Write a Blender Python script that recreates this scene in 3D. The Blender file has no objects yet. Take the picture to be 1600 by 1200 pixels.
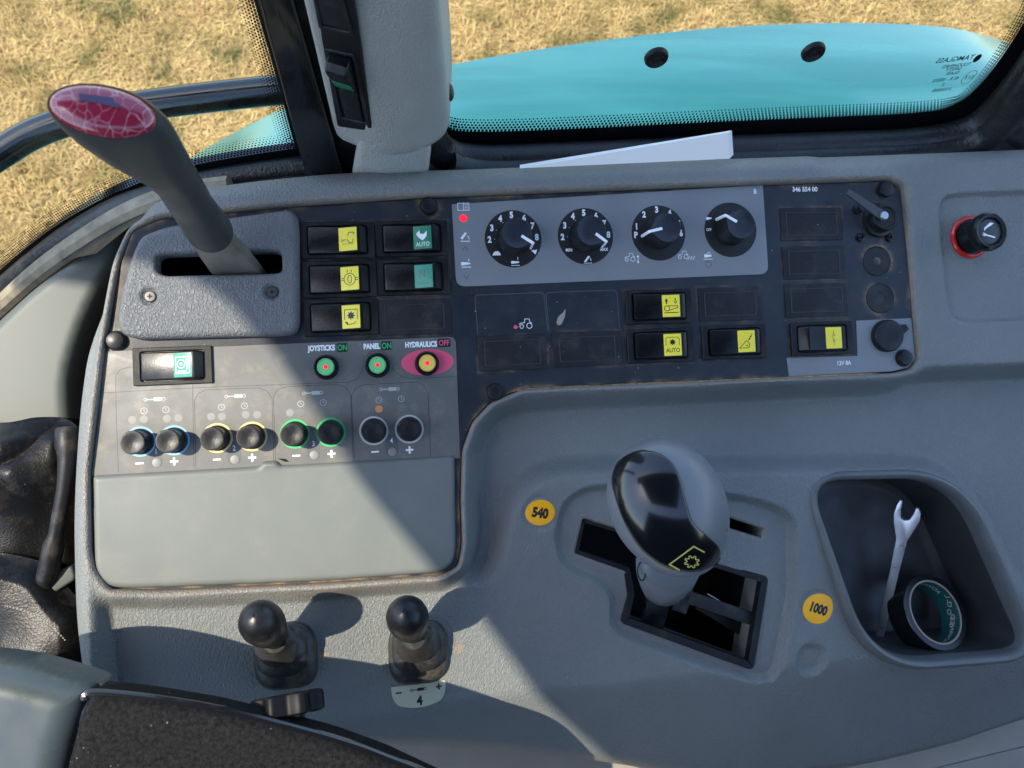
import bpy, math, random
import numpy as np
from mathutils import Vector, Matrix
random.seed(7); rng = np.random.default_rng(7)
R = math.radians
S = bpy.context.scene
COL = S.collection
# ------------------------------------------------------------------ frames
FPX = 1208.0
def raycam(px, py): return Vector(((px-800)/FPX, -(py-600)/FPX, -1.0))
UPc = Vector((.023, .369, .929)).normalized()
fw = Vector((0, 0, -1)); Yc = (fw - UPc*fw.dot(UPc)).normalized(); Xc = Yc.cross(UPc).normalized()
RW = Matrix((Xc, Yc, UPc))                       # camera axes -> world
CAM = Vector((0, 0, 2.4))
Wc = Vector((180, 40, 1208)).normalized()        # console normal in camera axes
a_ = R(2.7); Uc = Vector((math.cos(a_), math.sin(a_), 0)); Uc = (Uc - Wc*Uc.dot(Wc)).normalized(); Vc = Wc.cross(Uc)
D0 = .549
RC = Matrix((Uc, Vc, Wc))                        # camera axes -> console axes
Rcw = RW @ RC.transposed()                       # console -> world
O = CAM + RW @ (raycam(620, 640)*(D0/raycam(620, 640).length))
MCON = Matrix.Translation(O) @ Rcw.to_4x4()
CAMC = Rcw.transposed() @ (CAM - O) * 1000       # camera in console mm
def c3(px, py, h=0.0):                           # point of the console frame (mm) seen at px,py, h mm above the panel
    d = RC @ raycam(px, py); t = (h - CAMC.z)/d.z
    return CAMC + d*t
def c2(px, py, h=0.0):
    p = c3(px, py, h); return (p.x, p.y)
def cpoly(pts, h=0.0): return [c2(x, y, h) for x, y in pts]
WA = math.atan(.188); WC = Vector((-.1, .335, 0))        # the side windows stand at a slight angle, along the console rim
WT = Matrix.Translation(WC) @ Matrix.Rotation(WA, 4, 'Z') @ Matrix.Translation(-WC); WTi = WT.inverted()
def onY(px, py, Y):                              # point of the window frame (turned by WT) seen at px,py
    d = WTi.to_3x3() @ (RW @ raycam(px, py)); c = WTi @ CAM; return c + d*((Y-c.y)/d.y)
def onZ(px, py, Z):
    d = RW @ raycam(px, py); return CAM + d*((Z-CAM.z)/d.z)
def w3(px, py, h=0.0): return MCON @ (c3(px, py, h)*.001)
SUNC = Vector((-.64, .20, 1)).normalized()
SUNW = (Rcw @ SUNC).normalized()
# ------------------------------------------------------------------ camera, light
cam = bpy.data.cameras.new('camera'); camo = bpy.data.objects.new('camera', cam); COL.objects.link(camo)
cam.sensor_width = 36; cam.lens = 36*FPX/1600; cam.clip_start = .01; cam.clip_end = 500
camo.matrix_world = Matrix.Translation(CAM) @ RW.to_4x4()
cam.dof.use_dof = True; cam.dof.focus_distance = .56; cam.dof.aperture_fstop = 13
S.camera = camo
wd = bpy.data.worlds.new('World'); S.world = wd; wd.use_nodes = True
nt = wd.node_tree; sky = nt.nodes.new('ShaderNodeTexSky'); sky.sky_type = 'NISHITA'; sky.sun_disc = False
sky.sun_elevation = math.asin(SUNW.z); sky.sun_rotation = math.atan2(SUNW.x, SUNW.y)
nt.links.new(sky.outputs[0], nt.nodes['Background'].inputs[0]); nt.nodes['Background'].inputs[1].default_value = .15
sl = bpy.data.lights.new('sun', 'SUN'); sl.energy = 2.3; sl.angle = R(.55); sl.color = (1, .90, .74)
so = bpy.data.objects.new('sun', sl); COL.objects.link(so); so.rotation_euler = SUNW.to_track_quat('Z', 'Y').to_euler()
S.view_settings.view_transform = 'Standard'; S.view_settings.look = 'None'; S.view_settings.gamma = 1
S.view_settings.exposure = 1.62
# ------------------------------------------------------------------ materials
def mat(name, col, rough=.5, spec=.5, metal=0, coat=0, coat_rough=.05, grain=0, gscale=420, gstretch=(1, .55, 1), var=0, vscale=30,
        dust=0, dustcol=(.30, .24, .17), speck=0, speckcol=(.4, .4, .38), attr=None, emit=None, fine=0, alpha=None):
    m = bpy.data.materials.new(name); m.use_nodes = True; n = m.node_tree; b = n.nodes['Principled BSDF']
    b.inputs['Base Color'].default_value = (*col, 1); b.inputs['Roughness'].default_value = rough
    b.inputs['Specular IOR Level'].default_value = spec; b.inputs['Metallic'].default_value = metal
    b.inputs['Coat Weight'].default_value = coat; b.inputs['Coat Roughness'].default_value = coat_rough
    if emit: b.inputs['Emission Color'].default_value = (*emit[:3], 1); b.inputs['Emission Strength'].default_value = emit[3]
    L = n.links.new; tc = n.nodes.new('ShaderNodeTexCoord')
    last = None
    def noise(scale, detail=4, rough_=.55, stretch=None):
        t = n.nodes.new('ShaderNodeTexNoise'); t.inputs['Scale'].default_value = scale; t.inputs['Detail'].default_value = detail
        t.inputs['Roughness'].default_value = rough_
        if stretch:
            mp = n.nodes.new('ShaderNodeMapping'); mp.inputs['Scale'].default_value = stretch; L(tc.outputs['Object'], mp.inputs[0]); L(mp.outputs[0], t.inputs[0])
        else: L(tc.outputs['Object'], t.inputs[0])
        return t
    def ramp(src, p0, p1, v0=0, v1=1):
        r = n.nodes.new('ShaderNodeMapRange'); r.inputs[1].default_value = p0; r.inputs[2].default_value = p1
        r.inputs[3].default_value = v0; r.inputs[4].default_value = v1; L(src, r.inputs[0]); return r.outputs[0]
    def mix(fac, A, B):
        x = n.nodes.new('ShaderNodeMix'); x.data_type = 'RGBA'
        if isinstance(fac, float): x.inputs[0].default_value = fac
        else: L(fac, x.inputs[0])
        for sock, v in ((x.inputs[6], A), (x.inputs[7], B)):
            if isinstance(v, tuple): sock.default_value = (*v, 1)
            else: L(v, sock)
        return x.outputs[2]
    cur = col
    if var:
        t = noise(vscale, 5, .6)
        cur = mix(ramp(t.outputs[0], .3, .7), tuple(c*(1-var) for c in col), tuple(min(1, c*(1+var)) for c in col))
        L(ramp(noise(vscale*2.3, 5).outputs[0], .3, .7, max(.02, rough-.1), min(1, rough+.1)), b.inputs['Roughness'])
    if dust:
        t = noise(55, 7, .7); cur = mix(ramp(t.outputs[0], .5, .78, 0, dust), cur, dustcol)
    if attr:
        at = n.nodes.new('ShaderNodeAttribute'); at.attribute_name = attr; t = noise(160, 6, .7)
        mu = n.nodes.new('ShaderNodeMath'); mu.operation = 'MULTIPLY'; L(at.outputs['Fac'], mu.inputs[0]); L(ramp(t.outputs[0], .35, .65, .15, 1), mu.inputs[1])
        cur = mix(mu.outputs[0], cur, (.38, .25, .13))
    if speck:
        v = n.nodes.new('ShaderNodeTexVoronoi'); v.inputs['Scale'].default_value = 190; L(tc.outputs['Object'], v.inputs[0])
        t = noise(60, 3); 
        k = n.nodes.new('ShaderNodeMath'); k.operation = 'MULTIPLY'; L(ramp(v.outputs['Distance'], .1, .05), k.inputs[0]); L(ramp(t.outputs[0], .5, .66, 0, speck), k.inputs[1])
        cur = mix(k.outputs[0], cur, speckcol)
    if not isinstance(cur, tuple): L(cur, b.inputs['Base Color'])
    if grain:
        t = noise(gscale, 3, .5, gstretch); v = n.nodes.new('ShaderNodeTexVoronoi'); v.feature = 'DISTANCE_TO_EDGE'; v.inputs['Scale'].default_value = gscale*.75
        mp = n.nodes.new('ShaderNodeMapping'); mp.inputs['Scale'].default_value = gstretch
        dn = noise(gscale*.6, 2); ad = n.nodes.new('ShaderNodeMix'); ad.data_type = 'VECTOR'; ad.inputs[0].default_value = .004
        L(tc.outputs['Object'], ad.inputs[4]); L(dn.outputs['Color'], ad.inputs[5]); L(ad.outputs[1], mp.inputs[0]); L(mp.outputs[0], v.inputs[0])
        s = n.nodes.new('ShaderNodeMath'); s.operation = 'ADD'; L(t.outputs[0], s.inputs[0]); L(ramp(v.outputs['Distance'], 0, .25, 0, .45), s.inputs[1])
        bu = n.nodes.new('ShaderNodeBump'); bu.inputs['Strength'].default_value = grain; bu.inputs['Distance'].default_value = .0009
        L(s.outputs[0], bu.inputs['Height']); L(bu.outputs[0], b.inputs['Normal'])
    elif fine:
        t = noise(900, 3); bu = n.nodes.new('ShaderNodeBump'); bu.inputs['Strength'].default_value = fine; bu.inputs['Distance'].default_value = .0003
        L(t.outputs[0], bu.inputs['Height']); L(bu.outputs[0], b.inputs['Normal'])
    return m
M = {}
M['body'] = mat('console_plastic', (.170, .184, .180), .45, .5, grain=.72, gscale=700, gstretch=(1, .45, 1), var=.06, vscale=9, attr='dust', speck=.55, speckcol=(.5, .49, .45))
M['cover'] = mat('cover_plastic', (.135, .14, .14), .47, .5, grain=.9, gscale=680, var=.05)
M['lid'] = mat('lid_plastic', (.145, .16, .146), .5, .4, fine=.25, var=.05, vscale=14, dust=.18, speck=.35, speckcol=(.09, .09, .08))
M['panel'] = mat('black_panel', (.018, .024, .031), .42, .4, fine=.3, var=.15, vscale=20, speck=1.0, dust=.08, attr='dust')
M['plate'] = mat('grey_plate', (.20, .215, .225), .45, .5, fine=.15, var=.05, vscale=25, dust=.25)
M['valve'] = mat('valve_plate', (.128, .13, .12), .5, .4, fine=.2, var=.06, vscale=25, dust=.55, speck=.3, speckcol=(.12, .09, .06))
M['blank'] = mat('blank_black', (.013, .014, .016), .5, .35, fine=.5, var=.2, vscale=40, speck=.8, dust=.16)
M['bezel'] = mat('bezel_black', (.008, .009, .010), .45, .3, fine=.4, var=.2, vscale=40, dust=.1)
M['rocker'] = mat('rocker_black', (.006, .007, .008), .3, .35, fine=.15, var=.2)
M['knob'] = mat('knob_black', (.010, .011, .013), .36, .35, fine=.3, var=.25, vscale=60, dust=.12)
M['knobtop'] = mat('knob_slate', (.022, .026, .036), .35, .4, fine=.3, var=.1)
M['black'] = mat('void_black', (.004, .004, .005), .6, .3)
M['rubber'] = mat('rubber_black', (.009, .009, .010), .45, .35, fine=.5, var=.3, vscale=30, dust=.25)
M['rubber2'] = mat('seal_rubber', (.014, .015, .016), .38, .5, grain=.4, gscale=300, var=.2, dust=.05)
M['gloss'] = mat('gloss_black', (.005, .006, .008), .19, .5, coat=.5, coat_rough=.10)
M['steelblack'] = mat('black_paint', (.006, .007, .008), .22, .5, coat=.6, coat_rough=.08, var=.2)
M['yellow'] = mat('lens_yellow', (1.0, .80, .06), .4, .5, fine=.1, var=.05, vscale=90)
M['green'] = mat('lens_green', (.012, .20, .11), .35, .5, var=.1, vscale=90)
M['green2'] = mat('lens_pale_green', (.05, .30, .19), .35, .5, var=.1, vscale=90)
M['green3'] = mat('lens_mint', (.05, .26, .18), .35, .5, var=.1, vscale=90)
M['ink'] = mat('ink_white', (.85, .87, .87), .5)
M['inkd'] = mat('ink_dark', (.03, .035, .04), .5)
M['inkg'] = mat('ink_grey', (.09, .10, .105), .5)
M['inkb'] = mat('ink_black', (.01, .01, .01), .5)
M['pink'] = mat('print_pink', (.78, .10, .19), .45)
M['red'] = mat('led_red', (.8, .01, .02), .4, emit=(1, .01, .03, .6))
M['redring'] = mat('red_ring', (.55, .015, .01), .25, coat=.6)
M['btngreen'] = mat('button_green', (.17, .60, .22), .4)
M['btnyellow'] = mat('button_yellow', (.85, .60, .12), .4)
M['cyan'] = mat('ring_blue', (.19, .45, .62), .5, dust=.2)
M['ryel'] = mat('ring_yellow', (.74, .56, .22), .5, dust=.2)
M['rgrn'] = mat('ring_green', (.02, .46, .13), .5, dust=.2)
M['rwht'] = mat('ring_white', (.5, .5, .48), .5, dust=.3)
M['led'] = mat('lamp_pale', (.22, .225, .20), .5)
M['ledd'] = mat('lamp_grey', (.13, .15, .14), .5)
M['ledo'] = mat('lamp_orange', (.62, .24, .10), .5)
M['orange'] = mat('sticker_amber', (1.0, .46, .002), .4, fine=.1, var=.03)
M['cream'] = mat('sticker_cream', (.50, .50, .36), .5, var=.08, dust=.15)
M['grip'] = mat('grip_grey', (.045, .049, .05), .4, .5, fine=.35, var=.08, vscale=15)
M['ptogrip'] = mat('grip_blue_grey', (.15, .165, .18), .34, .5, fine=.25, var=.08, vscale=20)
M['steel'] = mat('blade_steel', (.30, .28, .24), .42, .5, metal=.65, fine=.4, var=.25, vscale=60)
M['chrome'] = mat('wrench_steel', (.50, .52, .55), .33, .5, metal=.75, fine=.3, var=.08)
M['screw'] = mat('screw_zinc', (.10, .10, .10), .4, metal=.6)
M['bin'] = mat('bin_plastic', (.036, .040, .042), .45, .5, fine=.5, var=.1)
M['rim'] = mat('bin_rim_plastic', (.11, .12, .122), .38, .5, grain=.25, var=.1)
M['leather'] = mat('gaiter_leather', (.004, .004, .004), .38, .28, grain=.18, gscale=520, gstretch=(1, 1, 1), speck=.5, speckcol=(.35, .3, .22), dust=.3, dustcol=(.1, .085, .06))
M['pad'] = mat('armrest_foam', (.011, .0105, .0105), .8, .12, grain=.5, gscale=900, gstretch=(1, 1, 1), speck=1, speckcol=(.3, .28, .25), var=.75, vscale=420)
M['shell'] = mat('armrest_shell', (.055, .07, .07), .3, .5, var=.04)
M['beige'] = mat('seat_beige', (.26, .24, .20), .5, var=.08)
M['sill'] = mat('dusty_sill', (.22, .19, .13), .6, fine=.6, var=.35, vscale=70)
M['lowtrim'] = mat('lower_trim_plastic', (.088, .10, .088), .5, .4, fine=.2)
M['trim'] = mat('pillar_plastic', (.40, .41, .38), .5, .4, grain=.6, gscale=640, gstretch=(1, 1, .6), var=.05)
M['paper'] = mat('paper', (.84, .83, .79), .7, .2)
M['tape'] = mat('tape_black', (.008, .009, .011), .25, .5)
M['card'] = mat('card_core', (.32, .27, .22), .8)
M['teal'] = mat('core_teal', (.01, .085, .085), .5)
M['paint'] = mat('fender_paint_sky', (.004, .20, .17), .22, 1.0, coat=1, coat_rough=.04)  # green paint; blue sky reflection is put into this turquoise base
n = M['paint'].node_tree; tc = n.nodes.new('ShaderNodeTexCoord'); mp = n.nodes.new('ShaderNodeMapping'); mp.inputs['Scale'].default_value = (1.2, 9, 9); mp.inputs['Rotation'].default_value = (0, 0, R(-14))
t = n.nodes.new('ShaderNodeTexNoise'); t.inputs['Scale'].default_value = 2.2; t.inputs['Detail'].default_value = 5; n.links.new(tc.outputs['Object'], mp.inputs[0]); n.links.new(mp.outputs[0], t.inputs[0])
r = n.nodes.new('ShaderNodeValToRGB'); e = r.color_ramp.elements; e[0].position = .38; e[0].color = (.002, .115, .10, 1); e[1].position = .72; e[1].color = (.015, .17, .16, 1); n.links.new(t.outputs[0], r.inputs[0]); n.links.new(r.outputs[0], n.nodes['Principled BSDF'].inputs['Base Color'])  # stretched noise paints reflection and dust streaks into the colour
mr = n.nodes.new('ShaderNodeMapRange'); mr.inputs[1].default_value = .3; mr.inputs[2].default_value = .75; mr.inputs[3].default_value = .10; mr.inputs[4].default_value = .32; n.links.new(t.outputs[0], mr.inputs[0]); n.links.new(mr.outputs[0], n.nodes['Principled BSDF'].inputs['Roughness'])
M['starblack'] = mat('star_knob_black', (.004, .004, .005), .5, .2)
M['lip'] = mat('fender_lip_paint', (.05, .11, .04), .5, var=.2, dust=.3)
M['inkv'] = mat('ink_faded', (.36, .37, .35), .5)
M['lever_rubber'] = mat('lever_rubber', (.028, .027, .026), .38, .45, fine=.5, var=.3, vscale=60, dust=.7, dustcol=(.2, .17, .13))
M['frit'] = mat('frit_black', (.006, .006, .007), .35)
M['shade_roof'] = mat('roof_liner', (.05, .05, .05), .8)
# red cap with pale cracks
m = mat('cap_red', (.30, .02, .05), .2, .6, coat=.8, coat_rough=.08); M['cap'] = m
n = m.node_tree; b = n.nodes['Principled BSDF']; tc = n.nodes.new('ShaderNodeTexCoord')
v = n.nodes.new('ShaderNodeTexVoronoi'); v.feature = 'DISTANCE_TO_EDGE'; v.inputs['Scale'].default_value = 210
mp = n.nodes.new('ShaderNodeMapping'); mp.inputs['Scale'].default_value = (1, .5, 1); n.links.new(tc.outputs['Object'], mp.inputs[0]); nd = n.nodes.new('ShaderNodeTexNoise'); nd.inputs['Scale'].default_value = 60; n.links.new(tc.outputs['Object'], nd.inputs[0])
va = n.nodes.new('ShaderNodeMix'); va.data_type = 'VECTOR'; va.inputs[0].default_value = .012; n.links.new(mp.outputs[0], va.inputs[4]); n.links.new(nd.outputs['Color'], va.inputs[5]); n.links.new(va.outputs[1], v.inputs[0])
v.inputs['Randomness'].default_value = 1
mr = n.nodes.new('ShaderNodeMapRange'); mr.inputs[1].default_value = .01; mr.inputs[2].default_value = .05; mr.inputs[3].default_value = 1; mr.inputs[4].default_value = 0; n.links.new(v.outputs[0], mr.inputs[0])
nz = n.nodes.new('ShaderNodeTexNoise'); nz.inputs['Scale'].default_value = 90; n.links.new(tc.outputs['Object'], nz.inputs[0])
mu = n.nodes.new('ShaderNodeMath'); mu.operation = 'MULTIPLY'; n.links.new(mr.outputs[0], mu.inputs[0]); n.links.new(nz.outputs[0], mu.inputs[1])
mx = n.nodes.new('ShaderNodeMix'); mx.data_type = 'RGBA'; mx.inputs[6].default_value = (.30, .02, .05, 1); mx.inputs[7].default_value = (.62, .36, .38, 1)
n.links.new(mu.outputs[0], mx.inputs[0]); n.links.new(mx.outputs[2], b.inputs['Base Color'])
# glass
m = bpy.data.materials.new('window_glass'); m.use_nodes = True; M['glass'] = m; n = m.node_tree; n.nodes.clear()
o_ = n.nodes.new('ShaderNodeOutputMaterial'); tr = n.nodes.new('ShaderNodeBsdfTransparent'); tr.inputs[0].default_value = (.86, .95, .95, 1)
gl = n.nodes.new('ShaderNodeBsdfGlossy'); gl.inputs['Roughness'].default_value = .01; fr = n.nodes.new('ShaderNodeFresnel'); fr.inputs[0].default_value = 1.45
ms = n.nodes.new('ShaderNodeMixShader'); n.links.new(fr.outputs[0], ms.inputs[0]); n.links.new(tr.outputs[0], ms.inputs[1]); n.links.new(gl.outputs[0], ms.inputs[2]); n.links.new(ms.outputs[0], o_.inputs[0])
# ground and grass
def grassmat(name, blades):
    m = bpy.data.materials.new(name); m.use_nodes = True; n = m.node_tree; b = n.nodes['Principled BSDF']; b.inputs['Roughness'].default_value = .7
    b.inputs['Specular IOR Level'].default_value = .2
    tc = n.nodes.new('ShaderNodeTexCoord')
    def rampn(scale, stops, det=6):
        t = n.nodes.new('ShaderNodeTexNoise'); t.inputs['Scale'].default_value = scale; t.inputs['Detail'].default_value = det; n.links.new(tc.outputs['Object'], t.inputs[0])
        r = n.nodes.new('ShaderNodeValToRGB'); e = r.color_ramp.elements
        while len(e) < len(stops): e.new(.5)
        for q, (p, c) in zip(e, stops): q.position = p; q.color = (*c, 1)
        n.links.new(t.outputs[0], r.inputs[0]); return r.outputs[0]
    A = rampn(5, [(.33, (.17, .15, .05)), (.44, (.38, .27, .11)), (.6, (.54, .38, .17)), (.75, (.44, .27, .12))])
    if blades:
        at = n.nodes.new('ShaderNodeAttribute'); at.attribute_name = 'tone'
        x = n.nodes.new('ShaderNodeMix'); x.data_type = 'RGBA'; x.blend_type = 'MULTIPLY'; x.inputs[0].default_value = 1
        r = n.nodes.new('ShaderNodeValToRGB'); e = r.color_ramp.elements; e[0].color = (.55, .5, .42, 1); e[1].color = (1.35, 1.3, 1.2, 1)
        n.links.new(at.outputs['Fac'], r.inputs[0]); n.links.new(A, x.inputs[6]); n.links.new(r.outputs[0], x.inputs[7]); n.links.new(x.outputs[2], b.inputs['Base Color'])
    else:
        B = rampn(90, [(.3, (.35, .3, .25)), (.7, (.9, .85, .8))])
        x = n.nodes.new('ShaderNodeMix'); x.data_type = 'RGBA'; x.blend_type = 'MULTIPLY'; x.inputs[0].default_value = 1
        n.links.new(A, x.inputs[6]); n.links.new(B, x.inputs[7]); n.links.new(x.outputs[2], b.inputs['Base Color'])
    return m
M['ground'] = grassmat('dry_ground', False); M['grass'] = grassmat('dry_grass', True)
# ------------------------------------------------------------------ mesh tools
def linkobj(o, parent=None, mtx=None):
    COL.objects.link(o)
    if parent: o.parent = parent
    if mtx is not None: o.matrix_local = mtx
    return o
def tag(o, label, cat, group=None, kind=None):
    o['label'] = label; o['category'] = cat
    if group: o['group'] = group
    if kind: o['kind'] = kind
    return o
def thing(name, label, cat, mtx=None, group=None):
    o = bpy.data.objects.new(name, None); o.empty_display_size = .01; COL.objects.link(o); o.matrix_world = mtx if mtx is not None else Matrix.Identity(4)
    return tag(o, label, cat, group)
def at(px, py, h=0.0, rz=0.0): return MCON @ Matrix.Translation(c3(px, py, h)*.001) @ Matrix.Rotation(rz, 4, 'Z')
def circ(r, n=32, r2=None, cx=0, cy=0, rot=0):
    r2 = r2 or r; c, s = math.cos(rot), math.sin(rot)
    out = []
    for i in range(n):
        t = 2*math.pi*i/n; x, y = r*math.cos(t), r2*math.sin(t); out.append((cx+x*c-y*s, cy+x*s+y*c))
    return out
def fillet(pts, r, n=5):
    out = []; N = len(pts); rr = r if isinstance(r, (list, tuple)) else [r]*N
    for i in range(N):
        p0 = Vector(pts[i-1]); p = Vector(pts[i]); p1 = Vector(pts[(i+1) % N])
        a = p0-p; b = p1-p; k = min(rr[i], a.length*.49, b.length*.49)
        if k < 1e-6: out.append(tuple(p)); continue
        A = p+a.normalized()*k; B = p+b.normalized()*k
        for j in range(n+1):
            t = j/n; q = A*(1-t)**2 + p*2*t*(1-t) + B*t*t; out.append(tuple(q))
    return out
def rrect(w, h, r, n=5, cx=0, cy=0): return fillet([(cx-w/2, cy-h/2), (cx+w/2, cy-h/2), (cx+w/2, cy+h/2), (cx-w/2, cy+h/2)], r, n)
def cat(pts, sub=6, closed=False):
    P = [Vector(p) for p in pts]; N = len(P); out = []
    for i in range(N if closed else N-1):
        if closed: a, b, c, d = P[i-1], P[i], P[(i+1) % N], P[(i+2) % N]
        else: a, b, c, d = P[max(0, i-1)], P[i], P[i+1], P[min(N-1, i+2)]
        for j in range(sub):
            t = j/sub; out.append(.5*((2*b)+(c-a)*t+(2*a-5*b+4*c-d)*t*t+(3*b-a-3*c+d)*t**3))
    if not closed: out.append(P[-1])
    return out
def area(p): return .5*sum(p[i-1][0]*p[i][1]-p[i][0]*p[i-1][1] for i in range(len(p)))
def ccw(p): return list(p) if area(p) > 0 else list(reversed(p))
def inset(p, d):
    out = []; N = len(p)
    for i in range(N):
        a = Vector(p[i-1]); b = Vector(p[i]); c = Vector(p[(i+1) % N])
        e1 = (b-a); e2 = (c-b)
        if e1.length < 1e-9: e1 = e2
        if e2.length < 1e-9: e2 = e1
        n1 = Vector((-e1.y, e1.x)).normalized(); n2 = Vector((-e2.y, e2.x)).normalized(); m_ = n1+n2
        if m_.length < 1e-6: m_ = n1
        m_.normalize(); k = d/max(.5, m_.dot(n1)); out.append((b.x+m_.x*k, b.y+m_.y*k))
    return out
_txt = {}
def textgeo(s, bold=0.0):
    k = (s, bold)
    if k not in _txt:
        cu = bpy.data.curves.new('t', 'FONT'); cu.body = s; cu.size = 1; cu.align_x = 'CENTER'; cu.align_y = 'CENTER'; cu.offset = bold; cu.resolution_u = 4
        o = bpy.data.objects.new('t', cu); COL.objects.link(o); bpy.context.view_layer.update()
        me = bpy.data.meshes.new_from_object(o.evaluated_get(bpy.context.evaluated_depsgraph_get()))
        vs = [tuple(v.co) for v in me.vertices]; fs = [tuple(p.vertices) for p in me.polygons]
        bpy.data.objects.remove(o); bpy.data.curves.remove(cu); bpy.data.meshes.remove(me)
        ys = [v[1] for v in vs]; xs = [v[0] for v in vs]; cy = (min(ys)+max(ys))/2; cx = (min(xs)+max(xs))/2
        _txt[k] = ([(x-cx, y-cy) for x, y, _ in vs], fs)
    return _txt[k]
class MB:
    def __init__(s): s.v = []; s.f = []; s.z = 0
    def add(s, vs, fs):
        o = len(s.v); s.v += [tuple(v) for v in vs]; s.f += [tuple(i+o for i in f) for f in fs]; return s
    def loft(s, rings, cap0=True, cap1=True, closed=True):
        n = len(rings[0]); vs = [p for r in rings for p in r]; fs = []
        for i in range(len(rings)-1):
            for j in range(n if closed else n-1):
                k = (j+1) % n; fs.append((i*n+j, i*n+k, (i+1)*n+k, (i+1)*n+j))
        if cap0: fs.append(tuple(range(n-1, -1, -1)))
        if cap1: fs.append(tuple((len(rings)-1)*n+j for j in range(n)))
        return s.add(vs, fs)
    def pad(s, poly, z0, z1, b=0.0, seg=3, base=False):
        p = ccw(poly); rings = [[(x, y, z0) for x, y in p]]
        if b > 0:
            for i in range(seg+1):
                t = i/seg*math.pi/2; q = inset(p, b*(1-math.cos(t))); rings.append([(x, y, z1-b+b*math.sin(t)) for x, y in q])
        else: rings.append([(x, y, z1) for x, y in p])
        return s.loft(rings, base, True)
    def ring(s, po, pi, z0, z1, b=.3, zi=None):      # ring plate between two loops of equal count
        po = ccw(po); pi = ccw(pi); zi = z0 if zi is None else zi
        L = [[(x, y, z0) for x, y in po], [(x, y, z1-b) for x, y in po], [(x, y, z1) for x, y in inset(po, b)], [(x, y, z1) for x, y in inset(pi, -b)], [(x, y, z1-b) for x, y in pi], [(x, y, zi) for x, y in pi]]
        return s.loft(L, False, False)
    def lathe(s, prof, n=40, cx=0, cy=0, cap0=False, cap1=True):
        return s.loft([[(cx+r*math.cos(2*math.pi*i/n), cy+r*math.sin(2*math.pi*i/n), z) for i in range(n)] for r, z in prof], cap0, cap1)
    def tube(s, path, rad, n=14, caps=True):
        P = [Vector(p) for p in path]; N = len(P); rr = rad if isinstance(rad, (list, tuple)) else [rad]*N; rings = []; ref = None
        for i in range(N):
            t = (P[min(N-1, i+1)]-P[max(0, i-1)]).normalized()
            if ref is None: ref = t.orthogonal().normalized()
            ref = (ref - t*ref.dot(t)).normalized(); q = t.cross(ref)
            rings.append([tuple(P[i]+(ref*math.cos(2*math.pi*j/n)+q*math.sin(2*math.pi*j/n))*rr[i]) for j in range(n)])
        return s.loft(rings, caps, caps)
    def flat(s, poly, z=0.0):
        p = ccw(poly); s.z += .006; return s.add([(x, y, z+s.z) for x, y in p], [tuple(range(len(p)))])
    def line(s, pts, w, z=0.0, closed=False):
        s.z += .006; P = [Vector((p[0], p[1])) for p in pts]; N = len(P); vs = []
        for i in range(N):
            a = P[i-1] if (i > 0 or closed) else None; c = P[(i+1) % N] if (i < N-1 or closed) else None
            e1 = (P[i]-a).normalized() if a is not None else (c-P[i]).normalized(); e2 = (c-P[i]).normalized() if c is not None else e1
            n1 = Vector((-e1.y, e1.x)); n2 = Vector((-e2.y, e2.x)); m_ = n1+n2
            if m_.length < 1e-4: m_ = n1
            m_.normalize(); k = w/2/max(.45, m_.dot(n1)); q = P[i]; vs += [(q.x+m_.x*k, q.y+m_.y*k, z+s.z), (q.x-m_.x*k, q.y-m_.y*k, z+s.z)]
        fs = [(2*i+1, 2*((i+1) % N)+1, 2*((i+1) % N), 2*i) for i in range(N if closed else N-1)]
        return s.add(vs, fs)
    def ringline(s, cx, cy, r, w, z=0.0, n=28, r2=None): return s.line(circ(r, n, r2, cx, cy), w, z, True)
    def text(s, t, cx, cy, size, sx=1.0, rot=0.0, z=0.0, bold=0.0, mirror=False):
        vs, fs = textgeo(t, bold); c, q = math.cos(rot), math.sin(rot); s.z += .006; k = -1 if mirror else 1
        s.add([(cx+(x*sx*k*c-y*q)*size, cy+(x*sx*k*q+y*c)*size, z+s.z) for x, y in vs], fs if not mirror else [f[::-1] for f in fs]); return s
    def xf(s, mtx, i0=0):
        for i in range(i0, len(s.v)): s.v[i] = tuple(mtx @ Vector(s.v[i]))
        return s
    def build(s, name, m, parent=None, mtx=None, smooth=True, scale=.001, ang=35, attr=None):
        me = bpy.data.meshes.new(name); me.from_pydata([(x*scale, y*scale, z*scale) for x, y, z in s.v], [], s.f)
        me.materials.append(M[m] if isinstance(m, str) else m)
        if smooth:
            me.shade_smooth(); me.set_sharp_from_angle(angle=R(ang))
        return linkobj(bpy.data.objects.new(name, me), parent, mtx)
def sdf(poly, U, V):
    P = np.array([(p[0], p[1]) for p in poly]); u = U.ravel(); v = V.ravel(); best = np.full(u.shape, 1e18); ins = np.zeros(u.shape, bool)
    for i in range(len(P)):
        a = P[i-1]; b = P[i]; e = b-a; L2 = e@e
        if L2 < 1e-12: continue
        t = np.clip(((u-a[0])*e[0]+(v-a[1])*e[1])/L2, 0, 1); best = np.minimum(best, (u-a[0]-t*e[0])**2+(v-a[1]-t*e[1])**2)
        if a[1] != b[1]:
            c = (a[1] > v) != (b[1] > v); xi = a[0]+(v-a[1])*e[0]/(b[1]-a[1]); ins ^= c & (u < xi)
    d = np.sqrt(best); d[ins] *= -1; return d.reshape(U.shape)
def ss(x): x = np.clip(x, 0, 1); return x*x*(3-2*x)
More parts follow.
